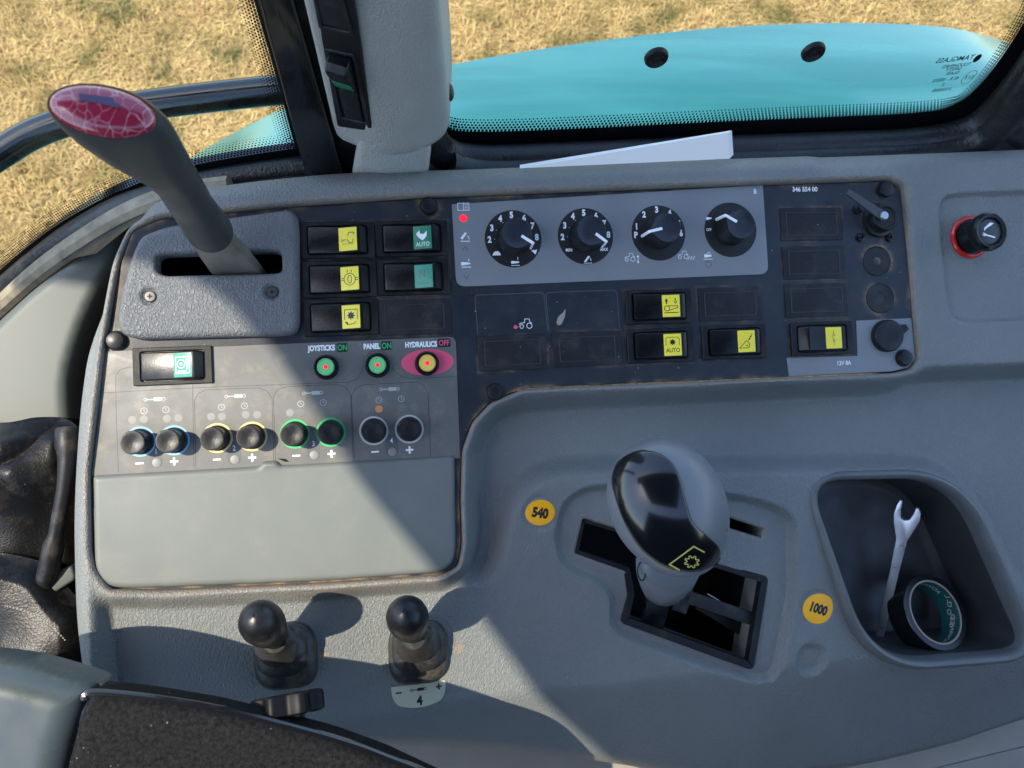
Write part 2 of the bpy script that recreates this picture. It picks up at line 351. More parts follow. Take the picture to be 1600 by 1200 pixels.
def field(name, poly, step, fn, m, parent, holes=(), skirt=None, mtx=None, dust=None, scale=.001, ang=50):
    P = np.array([(p[0], p[1]) for p in poly]); lo = P.min(0)-step*2; hi = P.max(0)+step*2
    us = np.arange(lo[0], hi[0]+step, step); vs = np.arange(lo[1], hi[1]+step, step); U, V = np.meshgrid(us, vs)
    def tot(U, V):
        s = sdf(poly, U, V)
        for h in holes: s = np.maximum(s, -sdf(h, U, V))
        return s
    sd = tot(U, V); keep = sd <= .45*step; ny, nx = U.shape
    fk = keep[:-1, :-1] & keep[1:, :-1] & keep[:-1, 1:] & keep[1:, 1:]
    idx = np.arange(ny*nx).reshape(ny, nx); F = np.stack([idx[:-1, :-1][fk], idx[:-1, 1:][fk], idx[1:, 1:][fk], idx[1:, :-1][fk]], 1)
    pad = np.zeros((ny+1, nx+1), int); pad[1:-1, 1:-1] = fk; cnt = pad[:-1, :-1]+pad[1:, :-1]+pad[:-1, 1:]+pad[1:, 1:]
    bd = (cnt > 0) & (cnt < 4); u = U[bd]; v = V[bd]
    for it in range(3):
        s0 = tot(u, v); e = step*.05; gu = (tot(u+e, v)-tot(u-e, v))/(2*e); gv = (tot(u, v+e)-tot(u, v-e))/(2*e); g = np.maximum(np.hypot(gu, gv), .3)
        u = u-s0*gu/g**2; v = v-s0*gv/g**2
    U = U.copy(); V = V.copy(); U[bd] = u; V[bd] = v
    used = np.unique(F); mp = -np.ones(ny*nx, int); mp[used] = np.arange(len(used)); F = mp[F]
    u = U.ravel()[used]; v = V.ravel()[used]; sdu = sdf(poly, u, v)
    X = fn(u, v, sdu); verts = X; Fl = F
    if skirt is not None:
        ed = np.concatenate([F[:, [0, 1]], F[:, [1, 2]], F[:, [2, 3]], F[:, [3, 0]]]); key = np.sort(ed, 1); k = key[:, 0].astype(np.int64)*10**7+key[:, 1]
        un, first, c = np.unique(k, return_index=True, return_counts=True); be = ed[first[c == 1]]
        bv = np.unique(be); nm = -np.ones(len(X), int); nm[bv] = len(X)+np.arange(len(bv)); verts = np.concatenate([X, X[bv]+np.array(skirt)])
        Fl = np.concatenate([F, np.stack([be[:, 1], be[:, 0], nm[be[:, 0]], nm[be[:, 1]]], 1)])
    me = bpy.data.meshes.new(name); me.vertices.add(len(verts)); me.vertices.foreach_set('co', (verts*scale).astype(np.float32).ravel())
    me.loops.add(Fl.size); me.loops.foreach_set('vertex_index', Fl.astype(np.int32).ravel()); me.polygons.add(len(Fl))
    me.polygons.foreach_set('loop_start', np.arange(0, Fl.size, 4, dtype=np.int32)); me.polygons.foreach_set('loop_total', np.full(len(Fl), 4, np.int32))
    me.update(calc_edges=True); me.validate(); me.materials.append(M[m]); me.shade_smooth(); me.set_sharp_from_angle(angle=R(ang))
    if dust is not None:
        a = me.attributes.new('dust', 'FLOAT', 'POINT'); d = np.zeros(len(verts), np.float32); d[:len(u)] = dust(u, v); a.data.foreach_set('value', d)
    return linkobj(bpy.data.objects.new(name, me), parent, mtx)
def vnoise(u, v, sc, seed):                      # smooth pseudo noise
    r = np.random.default_rng(seed); out = np.zeros_like(u)
    for k in range(6):
        a, p, f = r.uniform(0, 6.28), r.uniform(0, 6.28), r.uniform(.5, 1.5)/sc; out += np.sin((u*math.cos(a)+v*math.sin(a))*f+p+1.3*np.sin((v*math.cos(a)-u*math.sin(a))*f*.7+p*2))
    return out/3
# ------------------------------------------------------------------ the place outside
ZR = w3(600, 268, 5).z; YR = w3(600, 268, 5).y; YG = YR+.055
g = MB(); g.add([(-40, -40, 0), (40, -40, 0), (40, 60, 0), (-40, 60, 0)], [(0, 1, 2, 3)]); go = g.build('ground', 'ground', scale=1); go['kind'] = 'structure'
NB = 260000
bx = rng.uniform(-3.4, 3.4, NB); by = rng.uniform(.55, 4.2, NB); ang = rng.uniform(0, 2*np.pi, NB); ln = rng.uniform(.012, .05, NB); hh = rng.uniform(.003, .035, NB)*(.55+.45*np.sin(bx*7+np.sin(by*9)*2)*np.cos(by*6.3+bx*2)); hh = np.maximum(hh, .004); wd_ = rng.uniform(.0007, .0022, NB)
dx, dy = np.cos(ang), np.sin(ang); z0 = rng.uniform(0, .012, NB)
p0 = np.stack([bx-dy*wd_, by+dx*wd_, z0], 1); p1 = np.stack([bx+dy*wd_, by-dx*wd_, z0], 1)
p2 = np.stack([bx+dx*ln*.55+dy*wd_*.8, by+dy*ln*.55-dx*wd_*.8, z0+hh], 1); p3 = np.stack([bx+dx*ln*.55-dy*wd_*.8, by+dy*ln*.55+dx*wd_*.8, z0+hh], 1)
p4 = np.stack([bx+dx*ln, by+dy*ln, z0+hh*.8], 1)
V5 = np.stack([p0, p1, p2, p3, p4], 1).reshape(-1, 3); I = np.arange(NB)*5
loops = np.stack([I, I+1, I+2, I+3, I+3, I+2, I+4], 1).ravel().astype(np.int32)
me = bpy.data.meshes.new('grass'); me.vertices.add(len(V5)); me.vertices.foreach_set('co', V5.astype(np.float32).ravel()); me.loops.add(len(loops)); me.loops.foreach_set('vertex_index', loops)
me.polygons.add(NB*2); ls = np.stack([np.arange(NB)*7, np.arange(NB)*7+4], 1).ravel(); me.polygons.foreach_set('loop_start', ls.astype(np.int32)); me.polygons.foreach_set('loop_total', np.tile([4, 3], NB).astype(np.int32))
me.update(calc_edges=True); at_ = me.attributes.new('tone', 'FLOAT', 'POINT'); at_.data.foreach_set('value', np.repeat(rng.uniform(0, 1, NB), 5).astype(np.float32)); me.materials.append(M['grass'])
tag(linkobj(bpy.data.objects.new('grass', me)), 'dry straw coloured grass with faint green patches outside the tractor', 'grass', kind='stuff')
# rear fender
edge = [(170, 380, 1.16), (235, 300, 1.22), (300, 246, 1.28), (380, 200, 1.34), (460, 163, 1.38), (560, 133, 1.41), (700, 102, 1.43), (850, 76, 1.44), (1050, 50, 1.45), (1200, 39, 1.45), (1350, 36, 1.45), (1470, 42, 1.45), (1540, 56, 1.445), (1620, 84, 1.43), (1720, 140, 1.39), (1840, 240, 1.3)]
E = cat([onZ(x, y, z) for x, y, z in edge], 8)
fen = thing('rear_fender', 'glossy green tractor fender coloured turquoise for sky reflection, seen through the window beyond the console', 'fender')
rows = []
for i, p in enumerate(E):
    pl = WTi @ p; inn = WT @ Vector((pl.x*.94, YG+.035, pl.z+.03)); col = []
    for k in range(25):
        t = k/24; q = inn.lerp(p, t); q.z += .032*math.sin(math.pi*t)
        q.z += .006*math.exp(-((t-.55)/.05)**2)*(1 if p.x > .45 else 0)
        col.append(tuple(q))
    outv = Vector((0, 1, 0)) if 0 < i < len(E)-1 else Vector((0, 1, 0))
    for k in range(1, 7):
        t = k/6*math.pi/2; col.append((p.x, p.y+.02*math.sin(t), p.z-.02-.02*(1-math.cos(t))))
    col.append((p.x, p.y+.02, p.z-.14)); rows.append(col)
f = MB(); f.loft(rows, False, False, closed=False); f.build('fender_panel', 'paint', fen, scale=1)
# ------------------------------------------------------------------ cab frame
cab = thing('cab_frame', 'black steel cab frame with rubber window seals around the console', 'cab frame')
def slabY(px, Y, t, mname, name, parent, r=0):
    P = [onY(x, y, Y) for x, y in px]; q = [(p.x*1000, p.z*1000) for p in P]
    if r: q = fillet(q, r)
    b = MB(); b.pad(q, 0, t*1000, .8); b.xf(Matrix(((1, 0, 0, 0), (0, 0, -1, Y*1000), (0, 1, 0, 0), (0, 0, 0, 1)))); return b.build(name, mname, parent)
# path lines of the two windows' lower edges in pixel space (on plane YG)
lowL = [(-120, 560), (-50, 495), (0, 455), (60, 405), (120, 362), (200, 320), (300, 290), (400, 272), (480, 262)]
lowR = [(655, 120), (664, 190), (690, 226), (750, 238), (900, 233), (1100, 224), (1300, 216), (1430, 209), (1510, 190), (1560, 152), (1610, 90), (1660, 10), (1690, -60)]
def pathY(pts, Y, sub=8): return [onY(p.x, p.y, Y) for p in cat([Vector(p) for p in pts], sub)]
b = MB(); b.tube(pathY([(x, y) for x, y in lowL], YG-.012), .0095, 12); b.build('window_seal', 'rubber2', cab, scale=1, mtx=WT)
b = MB(); b.tube(pathY([(x+5, y+13) for x, y in lowR], YG-.018), .0125, 14); b.build('window_seal', 'rubber2', cab, scale=1, mtx=WT)
b = MB(); b.tube(pathY([(x+12, y+34) for x, y in lowR[2:]], YG-.03), .012, 14); b.build('window_seal', 'rubber2', cab, scale=1, mtx=WT)
b = MB(); b.tube(pathY([(-120, 590), (-50, 522), (0, 480), (60, 427), (120, 383), (200, 335), (280, 305), (360, 292)], YG-.035), .0085, 10); b.build('sill_strip', 'sill', cab, scale=1, mtx=WT)
# wall below the windows
def wall(pts, Y0, drop, name, mname):
    top = pathY(pts, Y0, 6); b = MB(); rings = []
    for p in top: rings.append([(p.x, p.y, p.z), (p.x, p.y+.025, p.z), (p.x, p.y+.025, p.z-drop), (p.x, p.y, p.z-drop)])
    b.loft(rings, True, True); return b.build(name, mname, cab, scale=1, mtx=WT)
wall([(-240, 680), (-120, 560), (-50, 495), (0, 455), (60, 405), (120, 362), (200, 320), (300, 290), (400, 272), (480, 262), (560, 258), (690, 250), (900, 250), (1300, 232), (1430, 225), (1540, 200), (1600, 175), (1700, 120), (1900, 90), (2200, 60)], YG-.012, .5, 'wall_sheet', 'steelblack')
b = MB(); xs = [-.62, 1.0]
lp = [((150, 400), (60, 415)), ((200, 360), (140, 362)), ((260, 322), (220, 322)), ((340, 300), (310, 294)), ((480, 284), (460, 270)), ((560, 282), (560, 262)), ((700, 277), (700, 246)), ((900, 270), (900, 243)), ((1100, 262), (1100, 234)), ((1300, 255), (1300, 226)), ((1430, 250), (1430, 218)), ((1600, 246), (1540, 198)), ((1800, 240), (1640, 150)), ((1900, 236), (1760, 120))]
b.loft([[tuple(WTi @ w3(p[0], p[1]-4, -30)), tuple(onY(*q, YG-.012))] for p, q in lp], False, False, closed=False); b.build('sill_ledge', 'rubber', cab, scale=1, mtx=WT)
# black uprights
b = MB(); T = .03
def bar(px4, Y, T, name, mname, parent=None):
    P = [onY(x, y, Y) for x, y in px4]; b = MB(); q = fillet([(p.x*1000, p.z*1000) for p in P], 1.5, 2)
    b.pad(q, 0, T*1000, 1.5, 3); b.xf(Matrix(((1, 0, 0, 0), (0, 0, -1, Y*1000), (0, 1, 0, 0), (0, 0, 0, 1)))); return b.build(name, mname, parent or cab, WT)
bar([(493, 285), (552, 285), (420, -200), (372, -200)], YG-.004, .035, 'door_post', 'steelblack')
bar([(484, 270), (506, 270), (376, -200), (350, -200)], YG-.001, .01, 'post_seal', 'rubber')
bar([(548, 285), (580, 285), (440, -200), (412, -200)], YG-.010, .02, 'post_flange', 'rubber')
# roof: unseen slab, its edge shaped to cast the console's shadow line
ZT = ZR+1.0
line = [(-420, 330), (-100, 372), (120, 398), (215, 412), (300, 436), (370, 478), (425, 545), (500, 655), (580, 770), (690, 905), (850, 1135), (1050, 1420), (1500, 2000)]
pr = []
for x, y in [tuple(p) for p in cat([Vector(p) for p in line], 4)]:
    p = MCON @ (Vector((*c2(x, y, 0), 0))*.001); p = p + SUNW*((ZT-p.z)/SUNW.z); pr.append((p.x, p.y))
pr += [(pr[-1][0]+1.0, pr[-1][1]), (pr[-1][0]+1.0, YG-.08+.18*(pr[-1][0]+1.1)), (pr[0][0], YG-.08)]
b = MB(); b.pad([(x*1000, y*1000) for x, y in pr], ZT*1000, ZT*1000+60, 6, base=True); b.build('shade_roof', 'shade_roof', cab)
b = MB(); b.pad([(-1600, -1500), (1700, -1500), (1700, YG*1000-20), (-1600, YG*1000-20)], (ZR-1.0)*1000, (ZR-.95)*1000, 3); b.build('cab_floor', 'rubber', cab)
for x0_, y0_, x1_, y1_, h_ in ((-1600, -1560, -500, -1500, .02), (-500, -1260, 1700, -1200, 1.0), (1700, -1500, 1760, YG*1000, .02), (-1660, -1500, -1600, YG*1000, .02)):  # unseen cab walls; the tall one added to block driver-side light
    b = MB(); b.pad([(x0_, y0_), (x1_, y0_), (x1_, y1_), (x0_, y1_)], (ZR-1.0)*1000, (ZR+h_)*1000, 4); b.build('light_block_wall', 'rubber', cab)
seat = thing('unseen_seat', 'unseen dark driver seat, its back set close to block light from the console', 'seat')
b = MB(); b.pad(rrect(560, 520, 80, 8, 260, -860), (ZR-.55)*1000, (ZR-.35)*1000, 60, 6, base=True); b.build('cushion', 'pad', seat)
b = MB(); b.pad(rrect(760, 200, 70, 8, 260, -470), (ZR-.55)*1000, (ZR+.36)*1000, 60, 6, base=True); b.build('light_block_backrest', 'pad', seat)  # seat back moved up to the console to cut low sky light
# ------------------------------------------------------------------ windows
def frit(pathpts, parent, rows=6, sp=.0025, side=1, solid=.012, r0=.00098):
    P = pathY(pathpts, YG-.003, 10); Q = [Vector((p.x, p.z)) for p in P]
    L = [0]
    for i in range(1, len(Q)): L.append(L[-1]+(Q[i]-Q[i-1]).length)
    def pt(s):
        k = np.searchsorted(L, s)-1; k = max(0, min(len(Q)-2, int(k))); t = (s-L[k])/(L[k+1]-L[k]); p = Q[k].lerp(Q[k+1], t); e = (Q[k+1]-Q[k]).normalized(); return p, Vector((-e.y, e.x))*side
    b = MB(); n = int(L[-1]/.004); rings = []
    for i in range(n+1):
        p, nn = pt(L[-1]*i/n*.9999); a = p-nn*.02; c = p+Vector((nn.x*solid, nn.y*solid*1.2)); rings.append([(a.x, YG-.0032, a.y), (c.x, YG-.0032, c.y)])
    b.loft(rings, False, False, closed=False)
    for k in range(rows):
        r = r0*(1-.11*k); d = solid+sp*.72*(k+.15); s = (k % 2)*sp/2
        while s < L[-1]:
            p, nn = pt(s); c = p+Vector((nn.x*d, nn.y*d*1.35)); b.add([(c.x+r*math.cos(t*math.pi/4), YG-.0033-.00001*k, c.y+r*1.4*math.sin(t*math.pi/4)) for t in range(8)], [tuple(range(8))]); s += sp
    return b.build('frit_border', 'frit', parent, scale=1, smooth=False)
def pane(px, parent):
    P = [onY(x, y, YG) for x, y in px]; b = MB(); b.add([(p.x, YG, p.z) for p in P], [tuple(range(len(P)))]); return b.build('glass_pane', 'glass', parent, scale=1, smooth=False)
wl = thing('quarter_window', 'small quarter window left of the pillar with curved dotted lower border', 'window', WT)
pane([(-200, 640), (0, 455), (200, 320), (480, 262), (372, -140), (-200, -140)], wl)
frit([(-120, 548), (-50, 486), (0, 446), (60, 396), (120, 354), (200, 312), (300, 276), (400, 257), (470, 247)], wl, rows=7, solid=.010)
frit([(480, 262), (468, 225), (438, 110), (410, 10), (383, -90)], wl, rows=7, solid=.003)
wr = thing('rear_window', 'wide side window right of the pillar with rounded corner and maker stamp', 'window', WT)
pane([(650, 60), (655, 190), (690, 230), (900, 240), (1430, 214), (1530, 185), (1610, 100), (1700, -140), (640, -140)], wr)
frit([(650, 120), (662, 180), (690, 208), (750, 215), (900, 210), (1100, 200), (1300, 191), (1420, 185), (1490, 172), (1540, 134), (1588, 74), (1628, 8), (1658, -60)], wr, rows=5, solid=.006, sp=.0030, r0=.00116)
b = MB(); Pq = pathY([(660, 235), (700, 232), (900, 226), (1100, 217), (1300, 208), (1430, 202), (1510, 186), (1560, 150), (1606, 90), (1650, 10), (1680, -60)], YG-.0035); Pr = pathY([(655, 215), (695, 211), (900, 212), (1100, 203), (1300, 194), (1425, 188), (1494, 175), (1545, 138), (1592, 78), (1632, 10), (1662, -60)], YG-.0035)
b.loft([[tuple(q_), tuple(r_)] for q_, r_ in zip(Pq, Pr)], False, False, closed=False); b.build('black_border', 'frit', wr, scale=1, smooth=False)
b = MB(); b.z = 0
def gm(px, py): p = onY(px, py, YG-.004); return p.x*1000, p.z*1000
gsc = 1000*(onY(1100, 100, YG).x-onY(1000, 100, YG).x)/100     # mm per px there
def gtext(s, px, py, size, sx=.9): x, y = gm(px, py); b.text(s, x, y, size*gsc*1.5, sx*.88, R(2), 0, .012, True)
gtext('TAMGLASS', 1493, 92, 9.5, 1.0); gtext('TOUGHENED', 1495, 102, 6.5); gtext('SAFETY', 1490, 108, 6.5); gtext('GLASS', 1489, 114, 6.5)
gtext('43 R - 00032', 1478, 124, 7); gtext('3', 1474, 132, 6.5); gtext('. . . . .', 1478, 134, 6); gtext('31030000', 1472, 140, 7); gtext('E17', 1514, 121, 8.5)
x, y = gm(1514, 121); b.ringline(x, y, 10*gsc, .9*gsc, 0, 28, 15*gsc)
x, y = gm(1527, 91); b.flat(circ(5.5*gsc, 24, 8.5*gsc, x, y), 0)
b.xf(Matrix(((1, 0, 0, 0), (0, 0, -1, (YG-.004)*1000), (0, 1, 0, 0), (0, 0, 0, 1)))); b.build('maker_stamp', 'frit', wr)
b = MB(); b.z = .05; b.text('T', x, y, 9*gsc, 1, 0, 0, .03, True); b.xf(Matrix(((1, 0, 0, 0), (0, 0, -1, (YG-.004)*1000), (0, 1, 0, 0), (0, 0, 0, 1)))); b.build('stamp_letter', 'cyan', wr)
for px, py, lab in ((1025, 88, 'left'), (1270, 79, 'right')):
    p = onY(px, py, YG-.001); b = MB(); b.lathe([(8.6, 0), (8.6, 2), (7.8, 3.4), (5, 3.4), (4.6, 2.6), (1.7, 2.6), (1.3, 3), (0.1, 3)], 32)
    o = b.build('rubber_plug', 'rubber', wr, Matrix.Translation(p) @ Matrix.Rotation(R(90), 4, 'X'))
# grab rail
gr = thing('grab_rail', 'glossy black curved tube rail bolted to the black door post', 'grab rail')
GP = [(-120, 330, .62), (-60, 280, .62), (0, 240, .62), (50, 210, .62), (110, 188, .62), (180, 172, .62), (260, 160, .62), (360, 148, .62), (468, 137, .62)]
def atd(px, py, d): r = raycam(px, py); return CAM + RW @ (r*d)
path = cat([atd(x, y, d) for x, y, d in GP], 8)
b = MB(); b.tube(path, .0118, 20); b.build('tube', 'steelblack', gr, scale=1)
b = MB(); b.tube(path[-3:], .0142, 20); b.build('end_collar', 'steelblack', gr, scale=1)
# pillar trim
pt_ = thing('pillar_trim', 'grey grained plastic pillar housing with black switch strip on its left face', 'pillar')
zb = ZR+.022; zt = zb+.16
def ringZ(px, z, back=.07, r=.012):
    P = [onZ(x, y, z) for x, y in px]; P2 = [(p.x, p.y) for p in P]; q = [P2[-1], (P2[-1][0]-.005, P2[-1][1]+back), (P2[0][0]+.01, P2[0][1]+back)]
    return [(x, y, z) for x, y in fillet(P2+q[1:], r, 5)]
kt = .84
botp = [(520, 208), (592, 238), (655, 232), (703, 203)]; topp = [(455, -60), (551, -60), (630, -60), (681, -60)]
def ringL(t, shr=0):
    z = zb+(zt-zb)*t; A = [onZ(x, y, zb) for x, y in botp]; B = [onZ(x, y, zt) for x, y in topp]; P = [a.lerp(c, t) for a, c in zip(A, B)]
    cx = sum(p.x for p in P)/4; cy = P[0].y+.035; P2 = [(cx+(p.x-cx)*(1-shr), cy+(p.y-cy)*(1-shr)) for p in P]
    q = [(P2[-1][0]-.004, P2[-1][1]+.07*(1-shr)), (P2[0][0]+.012, P2[0][1]+.07*(1-shr))]
    return [(x, y, z) for x, y in fillet(P2+q, [.006, .010, .02, .016, .01, .01], 6)]
rg = [[(x, y, z-.008) for x, y, z in ringL(0, .10)], [(x, y, z-.006) for x, y, z in ringL(0, .04)], [(x, y, z-.002) for x, y, z in ringL(0, .01)], ringL(.03), ringL(.5), ringL(1)]
b = MB(); b.loft(rg); b.build('housing', 'trim', pt_, scale=1)
A = [onZ(x, y, zb) for x, y in [(553, 232), (600, 240), (668, 228)]]; 
def nring(z, px):
    P = [onZ(x, y, z) for x, y in px]; P2 = [(p.x, p.y) for p in P]; return [(x, y, z) for x, y in fillet(P2+[(P2[-1][0], P2[-1][1]+.05), (P2[0][0], P2[0][1]+.05)], .006, 4)]
b = MB(); b.loft([nring(ZR-.012, [(549, 276), (610, 280), (669, 272)]), nring(zb+.01, [(560, 215), (610, 218), (668, 210)])]); b.build('lower_sleeve', 'trim', pt_, scale=1)
# left-face frame: bilinear
LA = onZ(*botp[0], zb); LB = onZ(*botp[1], zb); LC = onZ(*topp[0], zt); LD = onZ(*topp[1], zt)
def lf(s, t): return (LA.lerp(LB, s)).lerp(LC.lerp(LD, s), t)
vx = (lf(1, .4)-lf(0, .4)).normalized(); vy = (lf(.5, .8)-lf(.5, .1)).normalized(); vz = vx.cross(vy).normalized(); vx = vy.cross(vz).normalized()
def lfm(s, t, lift=0): m_ = Matrix((vx, vy, vz)).transposed().to_4x4(); return Matrix.Translation(lf(s, t)+vz*lift) @ m_
def pxlf(px, py, lift=0):      # point on the left face under a pixel, local frame there
    d = RW @ raycam(px, py); o0 = lf(.5, .4)+vz*lift; k = (o0-CAM).dot(vz)/d.dot(vz); return CAM + d*k
F0 = lfm(.5, .4); F0i = F0.inverted()
def lf2(px, py): q = F0i @ pxlf(px, py); return (q.x*1000, q.y*1000)
b = MB(); strip = fillet([lf2(528, 196), lf2(583, 204), lf2(541, -70), lf2(480, -70)], 2, 3); b.pad(strip, -2, .9, .5); b.build('switch_strip', 'bezel', pt_, F0)
for q4 in ([(508, 72), (556, 82), (580, 193), (531, 182)], [(488, -20), (538, -12), (555, 52), (500, 40)]):
    b = MB(); P4 = ccw([lf2(*p) for p in q4]); b.ring(fillet(P4, 1.5, 3), fillet(inset(P4, 2.3), 1, 3), .8, 2.0, .3, .2); b.build('switch_surround', 'blank', pt_, F0)
c4 = [lf2(527, 98), lf2(560, 105), lf2(575, 183), lf2(541, 172)]
b = MB(); b.pad([lf2(492, -25), lf2(534, -18), lf2(548, 44), lf2(505, 33)], .8, 1.6, .3); b.build('blank_plate', 'blank', pt_, F0)
# pillar rocker switch, its own thing
ps = thing('rocker_switch', 'black rocker switch with green screen symbol on the grey pillar', 'switch', F0, 'rocker switches')
X0 = lf2(503, 92); X1 = lf2(546, 100); X2 = lf2(553, 130); X3 = lf2(570, 184)
a2 = [Vector(lf2(*p)) for p in ((508, 72), (556, 82), (580, 193), (531, 182))]; cc = sum(a2, Vector((0, 0)))/4; dy_ = ((a2[0]+a2[1])/2-(a2[3]+a2[2])/2); Ly = dy_.length; ey = dy_.normalized(); ex = Vector((ey.y, -ey.x)); Lx = ((a2[1]-a2[0]).length+(a2[2]-a2[3]).length)/2
F1 = Matrix(((ex.x, ey.x, 0, cc.x*.001), (ex.y, ey.y, 0, cc.y*.001), (0, 0, 1, 0), (0, 0, 0, 1)))
prof = [(-Ly/2+3, .5), (-Ly/2+3.5, 2), (0, 3), (Ly/2-11, 11), (Ly/2-6, 11.5), (Ly/2-3, 8), (Ly/2-3, .5)]
def slabprof(prof, width, b_, mtx=None):         # profile (a,z) extruded along x, bevelled both sides; a runs along y
    p = ccw(prof); mb = MB(); rings = []
    for k in range(4): t = k/3*math.pi/2; q = inset(p, b_*(1-math.sin(t))); rings.append([(-width/2+b_*(1-math.cos(t)), a, z) for a, z in q])
    rings2 = [[(-x, a, z) for x, a, z in r] for r in reversed(rings)]
    mb.loft(rings+rings2)
    if mtx is not None: mb.xf(mtx)
    return mb
b = slabprof(prof, Lx-7, 1.2); rk = b.build('rocker', 'rocker', ps, F1)
sl_ = math.atan2(8, Ly/2-11); b = MB(); b.pad(rrect(Lx-8.5, 9.5, .5), -.3, .25, .1); b.xf(Matrix.Translation((0, (Ly/2-11)*.42, 3+8*.42)) @ Matrix.Rotation(sl_, 4, 'X')); b.build('lens', 'green', rk)
b = MB(); b.line([(-3.5, -1.8), (3.5, -1.8), (3.5, 2.4), (-3.5, 2.4)], .45, .3, True); b.line([(0, -1.8), (0, -3.3)], .45, .3); b.line([(-2.5, -3.4), (2.5, -3.4)], .4, .3)
b.xf(Matrix.Translation((0, (Ly/2-11)*.42, 3+8*.42)) @ Matrix.Rotation(sl_, 4, 'X')); b.build('symbol', 'rgrn', rk)
b = MB(); p = onZ(698, 166, zb+.02); b.lathe([(6, 0), (6, 1.2), (4.5, 2.6), (2, 3), (.1, 3)], 20); b.build('trim_bolt', 'knob', pt_, Matrix.Translation(p+Vector((0, .012, 0))) @ Matrix.Rotation(R(75), 4, 'Y') @ Matrix.Rotation(R(0), 4, 'X'))
# ------------------------------------------------------------------ console body
con = thing('side_console', 'grey moulded tractor side console holding the black and grey control panels', 'console', MCON)
outl = [(128, 1078), (116, 980), (112, 880), (112, 780), (119, 660), (130, 570), (146, 480), (165, 405), (195, 348), (240, 313), (330, 289), (480, 271), (600, 264), (700, 262), (900, 254), (1100, 246), (1300, 239), (1600, 228), (1800, 220), (2080, 208)]
outb = [(2110, 940), (1980, 1010), (1850, 1062), (1720, 1120), (1610, 1168), (1530, 1203), (1400, 1235), (1150, 1250), (960, 1214), (800, 1187), (640, 1168), (500, 1160), (300, 1150), (150, 1130)]
OUT = [c2(p.x, p.y, 2) for p in cat([Vector(p) for p in outl], 5)]+[c2(p.x, p.y, -40) for p in cat([Vector(p) for p in outb], 5)]
cutA = cpoly([(175, 921), (151, 890), (143, 860), (141, 740), (163, 547), (186, 410), (205, 358), (250, 340), (465, 321), (660, 308), (1000, 295), (1385, 281), (1409, 292), (1420, 400), (1433, 560), (1422, 577), (1395, 583), (1100, 596), (880, 605), (815, 609), (768, 628), (738, 660), (722, 705), (720, 780), (722, 850), (716, 885), (690, 900), (500, 913), (250, 924)], 1)
cutA = fillet(cutA, [4]*len(cutA), 4)
PL = cpoly([(700, 1400), (500, 1300), (100, 1200), (100, 930), (400, 925), (700, 912), (765, 905), (790, 850), (806, 790), (840, 752), (890, 738), (1000, 735), (1200, 735), (1420, 732), (1480, 746), (1535, 800), (1590, 900), (1640, 1010), (1700, 1400)], -8)
PL = [tuple(p) for p in cat([Vector(p) for p in PL], 4, True)]
GR = cpoly([(872, 845), (880, 795), (905, 770), (945, 762), (1040, 765), (1130, 775), (1200, 790), (1236, 815), (1240, 870), (1242, 930), (1222, 1050), (1200, 1068), (1165, 1062), (1000, 1003), (962, 978), (958, 935), (935, 908), (888, 885)], -12)
GR = [tuple(p) for p in cat([Vector(p) for p in GR], 4, True)]
H1 = fillet(cpoly([(912, 811), (1000, 838), (1060, 856), (1085, 872), (1200, 908), (1178, 1044), (980, 972), (990, 930), (982, 893), (900, 866)], -14), [1.5]*10, 3)
H2 = fillet(cpoly([(1120, 802), (1197, 828), (1194, 842), (1120, 820)], -14), 1, 3)
LR = fillet(cpoly([(1466, 325), (1474, 308), (1500, 303), (1660, 298), (1660, 498), (1505, 502), (1485, 495), (1478, 470)], 0), [6]*8, 5)
BIN0 = [(1278, 800), (1284, 762), (1315, 749), (1460, 744), (1505, 762), (1535, 800), (1585, 900), (1608, 965), (1603, 1010), (1560, 1032), (1420, 1042), (1375, 1030), (1348, 1000)]
BIN = ccw(fillet(cpoly([(1250, 738), (1510, 733), (1642, 1034), (1362, 1057)], -5), [40, 54, 42, 56], 16))
BINH = inset(BIN, 3.5)
SLOT = fillet(cpoly([(246, 398), (430, 391), (441, 396), (441, 424), (432, 427), (250, 431), (240, 424), (240, 404)], 0), [2]*8, 3)
dimp = [(c2(1274, 1035, -12), 15.5, 5, 9), (c2(1279, 951, -11), 15.5, 1.2, 4), (c2(844, 801, -10), 15, 1.0, 4)]
b1 = c2(700, 612), c2(1430, 583)
def vline(u): return b1[0][1]+(u-b1[0][0])*(b1[1][1]-b1[0][1])/(b1[1][0]-b1[0][0])
